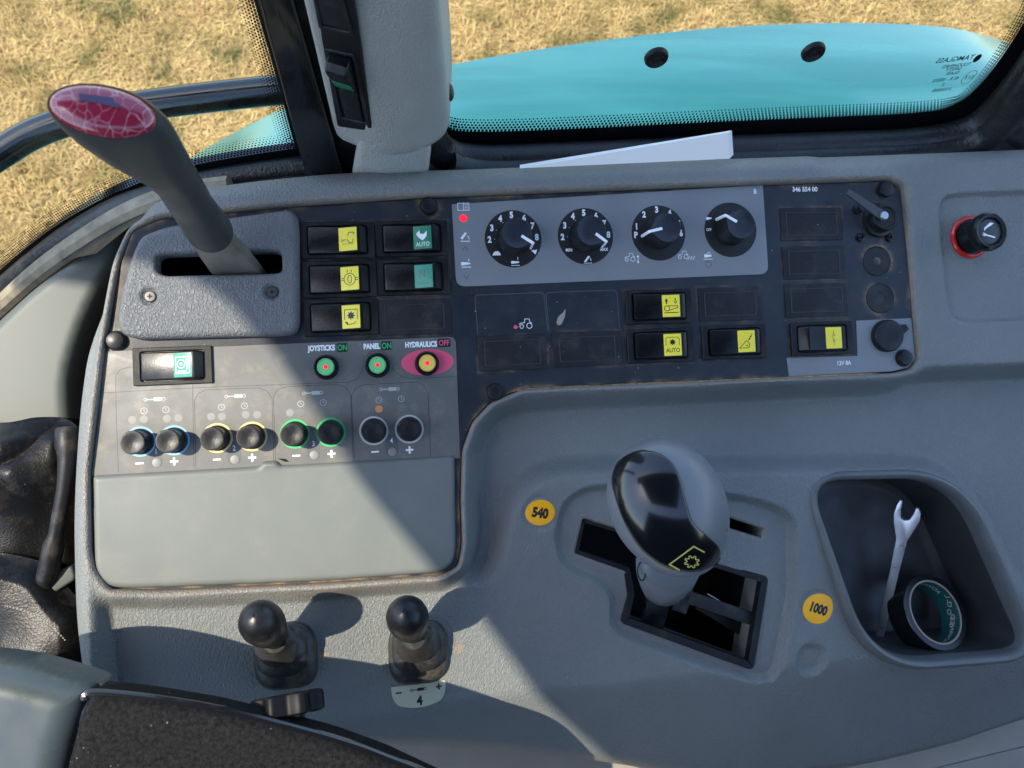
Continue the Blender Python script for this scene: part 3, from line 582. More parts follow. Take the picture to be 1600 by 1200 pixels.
def bodyW(u, v, sd=None):
    sA = sdf(cutA, u, v); sP = sdf(PL, u, v); sO = sdf(OUT, u, v)
    rimH = 4+3*ss((-165-u)/25)+2.5*ss((v-125)/25)
    Pz = -8-ss((-50-v)/170)*8 + 5*ss((-20-u)/60)
    X = -24+(Pz+24)*ss((13-sP)/18)
    reg = np.maximum(ss((-196-u)/12+.3), ss((v-135)/15)); X = X+(rimH-X)*reg
    up = ss((v-vline(u))/16+.6)*ss((u-330)/20+.5); X = X+(2-X)*up
    wd0 = 13+4*ss((v+140)/60)
    W = rimH+(X-rimH)*ss((sA-1.5)/wd0)
    W = W-7*ss((4-sdf(GR, u, v))/8.)-4.5*ss((2-sdf(LR, u, v))/5.)
    vf = -208-6*ss((60-u)/100)+12*ss((u-350)/90); t_ = vf-v; W = W-.5*np.where(t_ > 0, t_-6*(1-np.exp(-np.clip(t_, 0, 999)/6)), 0)
    for (cx, cy), r, dpt, sw in dimp: W = W-dpt*ss((r-np.hypot(u-cx, v-cy))/sw)
    for H, r in ((H1, 1.6), (H2, 1.2), (BINH, 2.)):
        q = np.clip(r-sdf(H, u, v), 0, r); W = W-(r-np.sqrt(np.maximum(r*r-q*q, 0)))
    rr = 14; q = np.clip(sO+rr, 0, rr)/rr; W = W-rr*.75*q**2
    q = np.clip(3-sA, 0, 3)/3; W = W-2.6*q**2.2
    W = W+.25*vnoise(u, v, 30, 3)*(sA > 3)
    return W
def bodydust(u, v):
    sA = sdf(cutA, u, v); d = np.exp(-np.clip(sA-1, 0, 99)/1.6)*.5*(sA > -3)
    low = ss((-118-v)/6)*ss((60-u)/10); d = np.maximum(d, np.exp(-np.clip(sA, 0, 99)/4.)*low*1.6)
    d = np.maximum(d, .8*np.exp(-((u-c2(505, 1033)[0])**2+(v-c2(505, 1033)[1])**2)/10)); d = np.maximum(d, .8*np.exp(-((u-c2(719, 1024)[0])**2+(v-c2(719, 1024)[1])**2)/12))
    d = np.maximum(d, .9*np.exp(-(np.abs(u-c2(655, 1062)[0])/18)**4-((v-c2(655, 1062)[1])/5)**2))
    for H in (H1, H2): d = np.maximum(d, .45*np.exp(-np.abs(sdf(H, u, v))/1.5))
    return np.clip(d, 0, 1)
field('body', OUT, .85, lambda u, v, sd: np.stack([u, v, bodyW(u, v)], 1), 'body', con, holes=[H1, H2, BINH, cutA], skirt=(0, 0, -30), dust=bodydust)
def bh(px, py, h0=-8):                            # surface height under a pixel (fixed-point)
    h = h0
    for _ in range(6): x, y = c2(px, py, h); h = float(bodyW(np.array([x]), np.array([y]))[0])
    return h
# gate interior
gh = -15
b = MB(); box = ccw(cpoly([(870, 775), (1214, 800), (1214, 1070), (1150, 1070), (870, 1000)], gh)); b.loft([[(x, y, gh-13) for x, y in inset(box, 3)], [(x, y, -100) for x, y in inset(box, 20)]], False, True); b.build('gate_well', 'black', con)
HF = inset(ccw(H1), 2.8)
Ho = inset(ccw(H1), -3)
b = MB(); b.ring(Ho, HF, -24, -19, .6, -26); b.build('gate_frame', 'bezel', con)
b = MB(); q1 = cpoly([(1062, 905), (1086, 912), (1082, 925), (1200, 965), (1196, 985), (1078, 945), (1072, 960), (1050, 953)], -24); b.pad(q1, -28, -24, .5, base=True); b.build('gate_divider', 'rubber', con)
b = MB(); b.flat(circ(1.7, 16, None, *c2(1075, 934, -23.9)), -23.95); b.build('divider_hole', 'black', con)
b = MB(); q1 = cpoly([(1085, 950), (1100, 945), (1190, 985), (1168, 1000)], -45); b.pad(q1, -48, -45, .5); b.build('gate_foam', 'leather', con)
b = MB(); b.tube([c3(1105, 928, -34), c3(1150, 955, -36)], .8, 8); b.build('gate_wire', 'chrome', con)
b = MB(); box = ccw(inset(ccw(SLOT), -3)); b.loft([[(x, y, -8) for x, y in box], [(x, y, -90) for x, y in box]], False, True); b.build('slot_well', 'black', con)
# bin
def offz(p, z, lean=(0, 0)): return [(x+lean[0], y+lean[1], z) for x, y in p]
b = MB(); rim = []
for k in range(9):
    t = math.pi*k/8; rim.append(offz(inset(BIN, 3.2-4.2*math.cos(t)), -6.5+8.5*math.sin(t)-4))
zb0 = rim[0][0][2]; hB = bh(1262, 850)
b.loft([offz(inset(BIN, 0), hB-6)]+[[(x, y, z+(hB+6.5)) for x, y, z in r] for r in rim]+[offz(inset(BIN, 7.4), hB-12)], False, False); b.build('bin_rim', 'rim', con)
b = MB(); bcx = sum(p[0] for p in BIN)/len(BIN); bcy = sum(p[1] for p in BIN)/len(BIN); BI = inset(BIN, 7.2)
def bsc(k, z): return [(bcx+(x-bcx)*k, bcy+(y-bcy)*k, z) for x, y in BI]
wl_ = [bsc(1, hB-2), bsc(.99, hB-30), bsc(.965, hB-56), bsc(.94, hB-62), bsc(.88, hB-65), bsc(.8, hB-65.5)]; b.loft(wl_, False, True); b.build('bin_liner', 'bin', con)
# control panel, plates
RECT = [(528, 376), (644, 373.5), (531, 437), (646, 433.5), (533, 496.5), (1028.5, 479.5), (1031, 540), (1146, 534.5), (1283, 529), (648, 495), (801, 551), (918, 545), (1141, 475), (1268, 350), (1272, 410), (1276, 469)]
def paneldust(u, v):
    d = .9*np.exp(-np.clip(-sdf(cutA, u, v)-1, 0, 99)/1.3); nn_ = ss(vnoise(u, v, 6, 11)*.8+.45)
    for px, py in RECT:
        x, y = c2(px, py, .2); q = np.maximum(np.abs(u-x)-25.5, np.abs(v-y)-13); d = np.maximum(d, .55*np.exp(-np.abs(q)/.7))
    for px, py, r in ((670, 322, 7.2), (180, 532, 7.2), (773, 612, 7.2), (1385, 296, 7.2), (1415, 559, 7.2), (1371, 408, 11.8), (1376, 466, 11.8), (1372, 348, 13.5), (1384, 525, 12.5)):
        x, y = c2(px, py, .2); d = np.maximum(d, 1.0*np.exp(-np.clip(np.hypot(u-x, v-y)-r, 0, 99)/1.5))
    return d*nn_
field('black_panel', inset(ccw(cutA), 1.1), 1.1, lambda u, v, sd: np.stack([u, v, -.2+0*u], 1), 'panel', con, dust=paneldust, holes=[inset(ccw(SLOT), -1)], skirt=(0, 0, -12))
b = MB(); b.pad(inset(ccw(cutA), -2.5), -90, -14); b.build('panel_backing', 'black', con) if 0 else None
dp = fillet(cpoly([(706, 319), (1192, 289), (1201, 428), (730, 446), (712, 432)], .4), [.8, .8, 6, 6, 4], 6)
dp = fillet(cpoly([(706, 319), (1192, 289), (1201, 428), (713, 448)], .4), [.8, .8, 7, 7], 6)
b = MB(); b.pad(dp, -.3, .35, .1); dplate = b.build('dial_plate', 'plate', con)
vp = fillet(cpoly([(164, 549), (712, 526), (719, 716), (143, 744)], .4), [1, 5, .5, .5], 6)
b = MB(); b.pad(vp, -.3, .35, .1); vplate = b.build('valve_plate', 'valve', con)
sp_ = fillet(cpoly([(1229, 559), (1340, 556), (1338, 501), (1424, 497), (1430, 560), (1420, 574), (1395, 580), (1233, 588)], .2), [.5, .3, .3, .5, 2, 3, 2, .5], 3)
b = MB(); b.pad(sp_, -.3, .2, .08); splate = b.build('socket_plate', 'plate', con)
# flap lid
LID = cpoly([(143, 743), (403, 728.5), (411, 721), (431, 720), (439, 727), (711, 712), (713, 860), (708, 882), (690, 895), (500, 909), (200, 921), (165, 918), (146, 895)], 3)
LID = fillet(LID, [2.5, 1.5, 2, 2, 1.5, 3, 6, 6, 8, 4, 8, 8, 8], 5)
def lidW(u, v, sd): 
    q = np.clip(sd+4, 0, 3.98); W = 3.5-(4-np.sqrt(16-q*q)); nx_, ny_ = c2(425, 723, 3); W = W+1.2*np.exp(-((u-nx_)/11)**4-((v-ny_)/3)**2); W = W-.8*np.exp(-((v-(ny_-3-((u-nx_)*.0)))/1.2)**2)*0
    return np.stack([u, v, W], 1)
field('storage_lid', LID, 1.0, lidW, 'lid', con, skirt=(0, 0, -6))
b = MB(); tx = c3(436, 722, 4.7); b.pad(fillet([(tx.x-1.5, tx.y+2.2), (tx.x+3.4, tx.y-.3), (tx.x+6.2, tx.y-.3), (tx.x+3.4, tx.y+1.8)], .3), .2, .6, .1); b.build('tab_gap', 'black', con)
# lever cover plate
LC_ = cpoly([(186, 522), (181, 495), (188, 455), (206, 392), (218, 367), (258, 352), (452, 325), (464, 335), (467, 360), (467, 505), (461, 521), (440, 524), (215, 530)], 8)
LC_ = fillet(LC_, [5]*13, 4); SL2 = fillet(cpoly([(252, 397), (428, 391), (440, 396), (441, 424), (430, 427), (256, 431), (242, 424), (242, 402)], 8), [3]*8, 4)
scr = [(c2(234, 463, 7)), (c2(425, 456, 7))]
def covW(u, v, sd):
    q = np.clip(sd+5, 0, 4.98); W = 8-(5-np.sqrt(25-q*q)); s = sdf(SL2, u, v); q = np.clip(2.5-s, 0, 2.45); W = W-(2.5-np.sqrt(6.25-q*q))
    for x, y in scr: r = np.hypot(u-x, v-y); W = W-2.6*ss((7-r)/3.5)
    return np.stack([u, v, W], 1)
field('lever_cover', LC_, .7, covW, 'cover', con, holes=[SL2], skirt=(0, 0, -12))
for x, y in scr:
    b = MB(); b.lathe([(3.9, 4.6), (3.9, 6.2), (3.2, 7), (.1, 7.1)], 24, x, y); sc = b.build('cover_screw', 'screw', con)
    b = MB(); b.flat(rrect(3.2, .9, .1, 2, x, y), 7.12); b.flat(rrect(.9, 3.2, .1, 2, x, y), 7.12); b.build('screw_cross', 'black', sc)
# bolts
for px, py in ((670, 322), (180, 532), (773, 612), (1385, 296), (1415, 559)):
    x, y, z = c3(px, py, 3); b = MB(); b.lathe([(7.2, -1), (7, .3), (6.1, .6), (6.1, 3), (5.3, 4.4), (3.2, 5), (.1, 5.1)], 28, x, y); b.build('panel_bolt', 'knob', con)
# blank plates
for px, py, w_, h_ in ((648, 495, 51, 25), (801, 551, 49.5, 25), (918, 545, 51, 25), (1141, 475, 50, 25), (1268, 350, 51, 25), (1272, 410, 51, 25.2), (1276, 469, 51.5, 25.5)):
    x, y = c2(px, py, .5); b = MB(); b.pad(rrect(w_, h_, .6, 2, x, y), -.3, .9, .3); pl = b.build('blank_plate', 'blank', con)
    b = MB(); b.ring(rrect(w_-9, h_-7, .6, 2, x, y), rrect(w_-10.4, h_-8.4, .4, 2, x, y), .85, 1.25, .12, .85); b.build('raised_border', 'inkd', pl)
for px, py in ((1371, 408), (1376, 466)):
    x, y = c2(px, py, .5); b = MB(); b.lathe([(11.8, -.3), (11.8, .2), (11.2, .6), (10.8, .25), (6, -.1), (.1, -.3)], 40, x, y); b.build('round_blank', 'blank', con)
# ------------------------------------------------------------------ printing on the plates
K = 1/2.2
inkd = MB()
class Multi:                                     # every printed mark becomes its own sub-part
    def __init__(s, name, m): s.name, s.m, s.cur = name, m, None
    def new(s, name=None): s.flush(); s.cur = MB(); s.nm = name or s.name
    def flush(s):
        if s.cur and s.cur.f: s.cur.build(s.nm, 'inkv' if s.nm in ('cylinder_symbol', 'clock_symbol') else s.m, s.par)
        s.cur = None
    def __getattr__(s, k): return getattr(s.cur, k)
inkw = Multi('symbol', 'ink'); inkw.par = vplate; inkg = Multi('number_oval', 'inkg'); inkg.par = vplate
def P(px, py, h=.4): return c2(px, py, h)
# thin dark lines on valve plate
lw = .32
for pts in ([(160, 614), (300, 606), (545, 597), (558, 592), (566, 580), (569, 562), (577, 551), (589, 547), (601, 551), (609, 563), (617, 580), (627, 588), (642, 592), (717, 588)],
            [(185, 738), (181, 630), (181, 588), (187, 578), (200, 574), (222, 572)], [(303, 732), (301, 600)],
            [(306, 733), (304, 625), (309, 615), (322, 609), (405, 606), (417, 611), (425, 622), (428, 728)],
            [(431, 728), (427, 620), (433, 609), (448, 604), (528, 601), (540, 605), (548, 618), (552, 722)],
            [(554, 722), (549, 618), (556, 606), (570, 601), (650, 597), (662, 602), (669, 615), (673, 716)]):
    inkd.line([P(*p) for p in pts], lw, .36)
def cyl_icon(ink, x, y, s=1, z=.36):
    ink.flat(rrect(5.4*s, 2.6*s, .4*s, 2, x+2.2*s, y), z); ink.flat(rrect(5*s, .8*s, .2, 2, x-2.8*s, y), z); ink.ringline(x-5.6*s, y, 1*s, .5*s, z, 12); ink.ringline(x+6*s, y, 1*s, .5*s, z, 12)
for px, py in ((241, 624), (367, 619), (488, 614), (608, 608)): inkw.new('cylinder_symbol'); cyl_icon(inkw, *P(px, py))
for px, py in ((225, 642), (259, 640), (346, 636), (382, 634), (470, 631), (505, 629), (592, 625), (627, 623)):
    x, y = P(px, py); inkw.new('clock_symbol'); inkw.ringline(x, y, 2.05, .42, .36, 20); inkw.line([(x, y+1.3), (x, y), (x+.9, y-.6)], .38, .36)
for px, py in ((218, 724), (339, 718), (463, 712), (586, 706)): x, y = P(px, py); inkw.new('minus_sign'); inkw.flat(rrect(5.2, 1.1, .2, 2, x, y), .36)
for px, py in ((272, 721), (394, 715), (518, 709), (640, 703)): x, y = P(px, py); inkw.new('plus_sign'); inkw.flat([(x-.65, y-2.6), (x+.65, y-2.6), (x+.65, y-.65), (x+2.6, y-.65), (x+2.6, y+.65), (x+.65, y+.65), (x+.65, y+2.6), (x-.65, y+2.6), (x-.65, y+.65), (x-2.6, y+.65), (x-2.6, y-.65), (x-.65, y-.65)], .36)
for px, py, s_ in ((244, 713, '1'), (366, 708, '2'), (490, 701, '3'), (612, 696, '4')):
    x, y = P(px, py); inkg.new(); inkg.flat(rrect(9, 15.5, 4.4, 8, x, y), .36); inkw.new('number'); inkw.text(s_, x, y+3.4, 5, .8, 0, .39, .01)
    x2, y2 = P(px+1, py+10); b = MB(); b.lathe([(3, .3), (3, .6), (2.4, .8), (.1, .85)], 24, x2, y2); b.build('number_lamp', 'led', vplate)
leds = [(207, 656), (225, 655), (261, 654), (279, 653), (330, 651), (347, 651), (384, 648), (402, 648), (453, 645), (470, 644), (508, 643), (526, 642), (575, 640), (592, 639), (628, 637), (647, 636)]
for i, (px, py) in enumerate(leds):
    x, y = P(px, py); b = MB(); b.lathe([(2.7, .3), (2.6, .42), (.1, .46)], 20, x, y); b.build('indicator_lamp', 'ledo' if i == 13 else ('led' if i < 9 else 'ledd'), vplate)
# captions
for s_, px, py, sz, sx in (('JOYSTICKS', 502, 545, 5.2, .72), ('PANEL', 581, 541, 5.2, .74), ('HYDRAULICS', 658, 538, 5.2, .72)): inkw.new('caption'); inkw.text(s_, *P(px, py), sz, sx, 0, .36, .045)
for px, py, s_, mm_ in ((535, 543, 'ON', 'rgrn'), (604, 540, 'ON', 'rgrn'), (694, 535.5, 'OFF', 'pink')):
    x, y = P(px, py); b = MB(); b.flat(rrect(7.6 if s_ == 'ON' else 9.2, 6.2, 1.3, 4, x, y), .36); b.build('caption_box', 'inkb', vplate)
    b = MB(); b.text(s_, x, y, 5.6, .78, 0, .40, .02); b.build('caption_text', mm_, vplate)
x, y = P(668, 566); b = MB(); b.flat(circ(18.5, 48, 9.2, x, y, R(1)), .36); b.build('pink_oval', 'pink', vplate)
# dial plate print
for i, (px, py) in enumerate(((802, 373), (915, 369), (1029, 364), (1141.6, 359))):
    x, y = P(px, py); b = MB(); b.lathe([(20.8, .3), (20.7, .45), (.1, .46)], 64, x, y); dd = b.build('dial_disc', 'inkb', dplate)
    k = MB(); zz = .47
    if i < 2:
        for s_, a in (('2', 181), ('3', 152), ('4', 121), ('5', 92), ('6', 60), ('7', 32), ('8', 3)):
            k.text(s_, x+17.3*math.cos(R(a)), y+17.3*math.sin(R(a)), 6.2, .85, 0, zz, .05)
            k.flat(circ(.28, 8, None, x+13.6*math.cos(R(a)), y+13.6*math.sin(R(a))), zz)
        if i == 0:
            tx, ty = x-12.6, y-11; k.flat([(tx-3.2, ty-.9), (tx+3, ty-.9), (tx+2.4, ty+.9), (tx+1, ty+2.1), (tx-1, ty+2.1), (tx-2.4, ty+.8)], zz)
            tx, ty = x+15, y-9.5; k.flat([(tx-2.4, ty+.4), (tx-1, ty-.4), (tx+.6, ty-2.2), (tx+1.6, ty-.6), (tx+2, ty+1.6), (tx+.6, ty+.8), (tx-.6, ty+1.2)], zz)
        else: k.text('MIN', x-13, y-10, 3.2, .85, 0, zz, .03); k.text('MAX', x+13.5, y-10, 3.2, .85, 0, zz, .03)
        tx, ty = x+.6, y-17.3
        if i == 0: k.flat(fillet([(tx-3, ty-1), (tx+3, ty-.3), (tx+3, ty+.7), (tx-3, ty+1.2)], .5, 2), zz); k.line([(tx-3, ty-2.1), (tx+3.2, ty-2.1)], .4, zz); k.line([(tx+2, ty+1.6), (tx+2, ty+3.8)], .4, zz)
        else: k.flat(fillet([(tx-3, ty-1.6), (tx-1.4, ty-2), (tx+2, ty+2.2), (tx+.6, ty+2.9)], .5, 2), zz); k.line([(tx-3, ty-2.6), (tx+3.2, ty-2.6)], .4, zz); k.line([(tx+2.6, ty-1), (tx+2, ty+1)], .5, zz)
    elif i == 2:
        for s_, a in (('P', 184), ('1', 163), ('2', 127), ('3', 92), ('4', 58), ('5', 23), ('6', -1)): k.text(s_, x+17.5*math.cos(R(a)), y+17.5*math.sin(R(a)), 6.2, .85, 0, zz, .05)
    else:
        k.text('OFF', x-17.2, y+.3, 2.9, .8, 0, zz, .02); k.flat(circ(1.1, 14, None, x-18, y+8.7), zz); k.flat(fillet([(x-18, y+7.8), (x-14.6, y+8.6), (x-14.6, y+9.4), (x-18, y+9.8)], .3, 2), zz)
    k.build('dial_scale', 'ink', dd)
def tractor(ink, x, y, s, z, front=None):
    ink.ringline(x+2.6*s, y, 1.7*s, .38*s, z, 18); ink.ringline(x-2.4*s, y-.4*s, 1.2*s, .38*s, z, 16)
    ink.line([(x-4*s, y+.9*s), (x-3.6*s, y+1.6*s), (x-.4*s, y+2.1*s), (x-.2*s, y+4.4*s), (x+2.6*s, y+4.4*s), (x+3.2*s, y+2*s), (x+4.4*s, y+1.6*s)], .38*s, z)
inkp = Multi('symbol', 'ink'); inkp.par = dplate; zz = .37
inkp.new(); tractor(inkp, *P(984, 405), .95, zz); x, y = P(997, 405); inkp.line([(x, y-2.6), (x, y+2.6)], .5, zz); inkp.flat([(x-1, y+1.6), (x+1, y+1.6), (x, y+3.4)], zz); inkp.flat([(x-1, y-1.6), (x, y-3.4), (x+1, y-1.6)], zz)
inkp.new(); tractor(inkp, *P(1067, 401), .95, zz)
for k_ in range(3): x, y = P(1076+k_*4, 402); inkp.line([(x-.8, y-1.8), (x+.8, y+.8)], .45, zz)
x, y = P(1106, 400); inkp.new(); inkp.flat(fillet([(x-2.8, y-1.2), (x+3, y-.4), (x+3, y+.8), (x-2.8, y+1.4)], .5, 2), zz); inkp.line([(x-3.6, y-2.4), (x+3.6, y-2.4)], .4, zz); inkp.line([(x-1, y+1.6), (x+1.5, y+3), (x+2.5, y+1.4)], .4, zz)
inkp.new('letter'); inkp.text('B', *P(1180, 299), 5, .9, 0, zz, .02)
x, y = P(724, 323); inkp.new(); inkp.line([(x-4, y-2.6), (x+4, y-2.6), (x+4, y+2.6), (x-4, y+2.6)], .4, zz, True); inkp.line([(x, y-2.6), (x, y+2.6)], .4, zz)
for k_ in range(4): inkp.line([(x+.8, y-1.7+k_*1.1), (x+3.3, y-1.7+k_*1.1)], .25, zz)
x, y = P(726, 370); inkp.new(); inkp.flat(fillet([(x-3.2, y-1), (x-1.6, y-2), (x+1.8, y+2.6), (x+.4, y+3.4)], .6, 2), zz); inkp.line([(x-3, y-3.2), (x+3.6, y-3.2)], .6, zz); inkp.line([(x+3.2, y-1.8), (x+2.4, y+.8)], .6, zz)
x, y = P(728, 413); inkp.new(); inkp.flat(fillet([(x-3.4, y-.8), (x+3.2, y), (x+3.2, y+1.1), (x-3.4, y+1.8)], .6, 2), zz); inkp.line([(x-3.2, y-2), (x+3.6, y-2)], .6, zz); inkp.line([(x+2.2, y+2), (x+2.2, y+4)], .5, zz)
inkp.flush()
x, y = P(724, 341); b = MB(); b.lathe([(2.7, .3), (2.6, .55), (.1, .6)], 24, x, y); b.build('red_lamp', 'red', dplate)
for px, py, s_ in ((727, 388, 1), (729, 432, -1)): x, y = P(px, py); b = MB(); b.line([(x-1.8, y-1.4*s_), (x, y+1.6*s_), (x+1.8, y-1.4*s_)], .5, .36); b.build('faint_arrow', 'inkg', dplate)
x, y = P(1107, 413); b = MB(); b.ringline(x, y, 2.2, .5, .36); b.build('faint_lamp', 'inkg', dplate)
# black panel print
b = MB()
for pts in ([(747, 523), (742, 464), (746, 461), (846, 457), (850, 460), (856, 517)], [(858, 517), (853, 461), (857, 457), (960, 453), (964, 457), (968, 512)]): b.line([c2(x, y, 0) for x, y in pts], .35, -.18)
b.build('panel_outline', 'inkg', con)
b = MB(); tractor(b, *c2(821, 509, 0), 1.12, -.18); b.build('tractor_symbol', 'ink', con); b = MB(); b.text('346 554 00', *c2(1258, 295.5, 0), 4.8, .95, 0, -.18, .03); b.build('part_number', 'ink', con)
b = MB(); x, y = c2(805.5, 511, 0); b.flat(circ(1.4, 18, None, x, y), -.18); b.flat([(x+1.2, y-.2), (x+2.6, y-.2), (x+2.6, y+.3), (x+1.2, y+.3)], -.18); b.build('pink_dot', 'pink', con)
b = MB(); b.text('12V 8A', *c2(1319, 567, 0), 4.6, .85, 0, .22, .02); b.build('socket_print', 'ink', splate)
b = MB(); b.flat(fillet(cpoly([(869, 505), (872, 495), (880, 488), (884, 482), (883, 494), (878, 506), (873, 509)], 0), 1.2, 2), -.18); b.build('paint_scuff', 'card', con)
inkw.flush(); inkg.flush(); inkd.build('outline', 'inkd', vplate)
# rings round the valve knobs
kn = [(231, 686, 'cyan'), (271, 686, 'cyan'), (345, 681, 'ryel'), (397, 678, 'ryel'), (468, 677, 'rgrn'), (517, 673, 'rgrn'), (586, 672, 'rwht'), (639, 669, 'rwht')]
kn = [(219, 690, 'cyan'), (272, 688, 'cyan'), (339.5, 684.5, 'ryel'), (394, 682, 'ryel'), (461, 678, 'rgrn'), (517, 675.5, 'rgrn'), (584, 673, 'rwht'), (639.5, 670.5, 'rwht')]
for px, py, c in kn:
    x, y = P(px, py); b = MB(); b.flat(circ(10.1, 40, None, x, y), .37); b.build('colour_ring', c, vplate)
colname = {'cyan': 'blue', 'ryel': 'yellow', 'rgrn': 'green', 'rwht': 'white'}
for i, (px, py, c) in enumerate(kn):
    t = thing('valve_knob', f"{'left' if i%2==0 else 'right'} black round knob of the pair on {colname[c]} rings", 'knob', at(px, py, .4), 'black knobs in coloured ring pairs')
    b = MB(); b.lathe([(8.8, 0), (8.6, 1), (7.6, 1.6), (7.2, 11.5)], 36, cap1=False); b.build('stem', 'knob', t)
    b = MB(); b.lathe([(7.2, 10.5), (7.8, 12), (7.85, 14.5), (7.4, 15.4), (6.4, 15.5), (4, 15), (.1, 14.7)], 40); b.build('cap', 'knob', t)
# small push buttons
for px, py, mm_, lab in ((510, 574, 'btngreen', 'round push button with green centre under the word JOYSTICKS'), (590, 571, 'btngreen', 'round push button with green centre under the word PANEL'), (667, 568, 'btnyellow', 'round push button with yellow centre on the pink oval')):
    t = thing('push_button', lab, 'button', at(px, py, .4), 'small round push buttons')
    b = MB(); b.lathe([(8.6, 0), (8.6, 1.5), (8.2, 2), (7.8, 6.2), (7.2, 7), (6.2, 7), (6, 5.8)], 40, cap1=False); b.build('collar', 'rocker', t)
    b = MB(); b.lathe([(6.1, 5.2), (6, 6.2), (5, 6.6), (4.8, 6.3), (1.6, 6.3), (.1, 6.3)], 32); c = b.build('insert', mm_, t)
    b = MB(); b.lathe([(1.5, 6.2), (1.4, 6.6), (.1, 6.8)], 16); b.build('dot', 'red', c)
# rotary knobs
for (px, py), a, lab in zip(((802, 373), (915, 369), (1029, 364), (1141.6, 359)), (-33, -38, 192, 150), ('first from the left, pointer at the rabbit mark', 'second from the left, pointer at MAX', 'third from the left, pointer at P', 'rightmost, beside the letter B, pointer at upper left')):
    t = thing('rotary_knob', 'dark rotary knob with white pointer, '+lab, 'knob', at(px, py, .45, R(a)), 'rotary dial knobs')
    sec = [(13.2, 0)]+[(10.8*math.cos(R(q)), 10.8*math.sin(R(q))) for q in range(52, 309, 8)]; sec = fillet(sec, [.6]+[.1]*(len(sec)-1), 2)
    def sc_(k, z): return [(x*k, y*k, z) for x, y in sec]
    b = MB(); b.loft([sc_(1.13, 0), sc_(1.12, 2), sc_(1.05, 3), sc_(1.0, 17.2), sc_(.965, 17.9)], False, False); kb = b.build('knob_body', 'knob', t)
    b = MB(); b.loft([sc_(.965, 17.9), sc_(.94, 17.75), sc_(.3, 17.7)], False, True); b.build('knob_face', 'knobtop', t)
    b = MB(); b.loft([[(3.6, -1, 17.6), (3.6, 1, 17.6), (3.6, 1, 18.1), (3.6, -1, 18.1)], [(13.4, -1, 17.6), (13.4, 1, 17.6), (13.4, 1, 18.2), (13.4, -1, 18.2)]])
    b.loft([[(12.6, -1, 18.2), (12.6, 1, 18.2), (14.0, 1, 17.4), (14.0, -1, 17.4)], [(13.4, -.9, 3.2), (13.4, .9, 3.2), (15.0, .9, 3.2), (15.0, -.9, 3.2)]])
    b.build('pointer', 'ink', t, smooth=False)
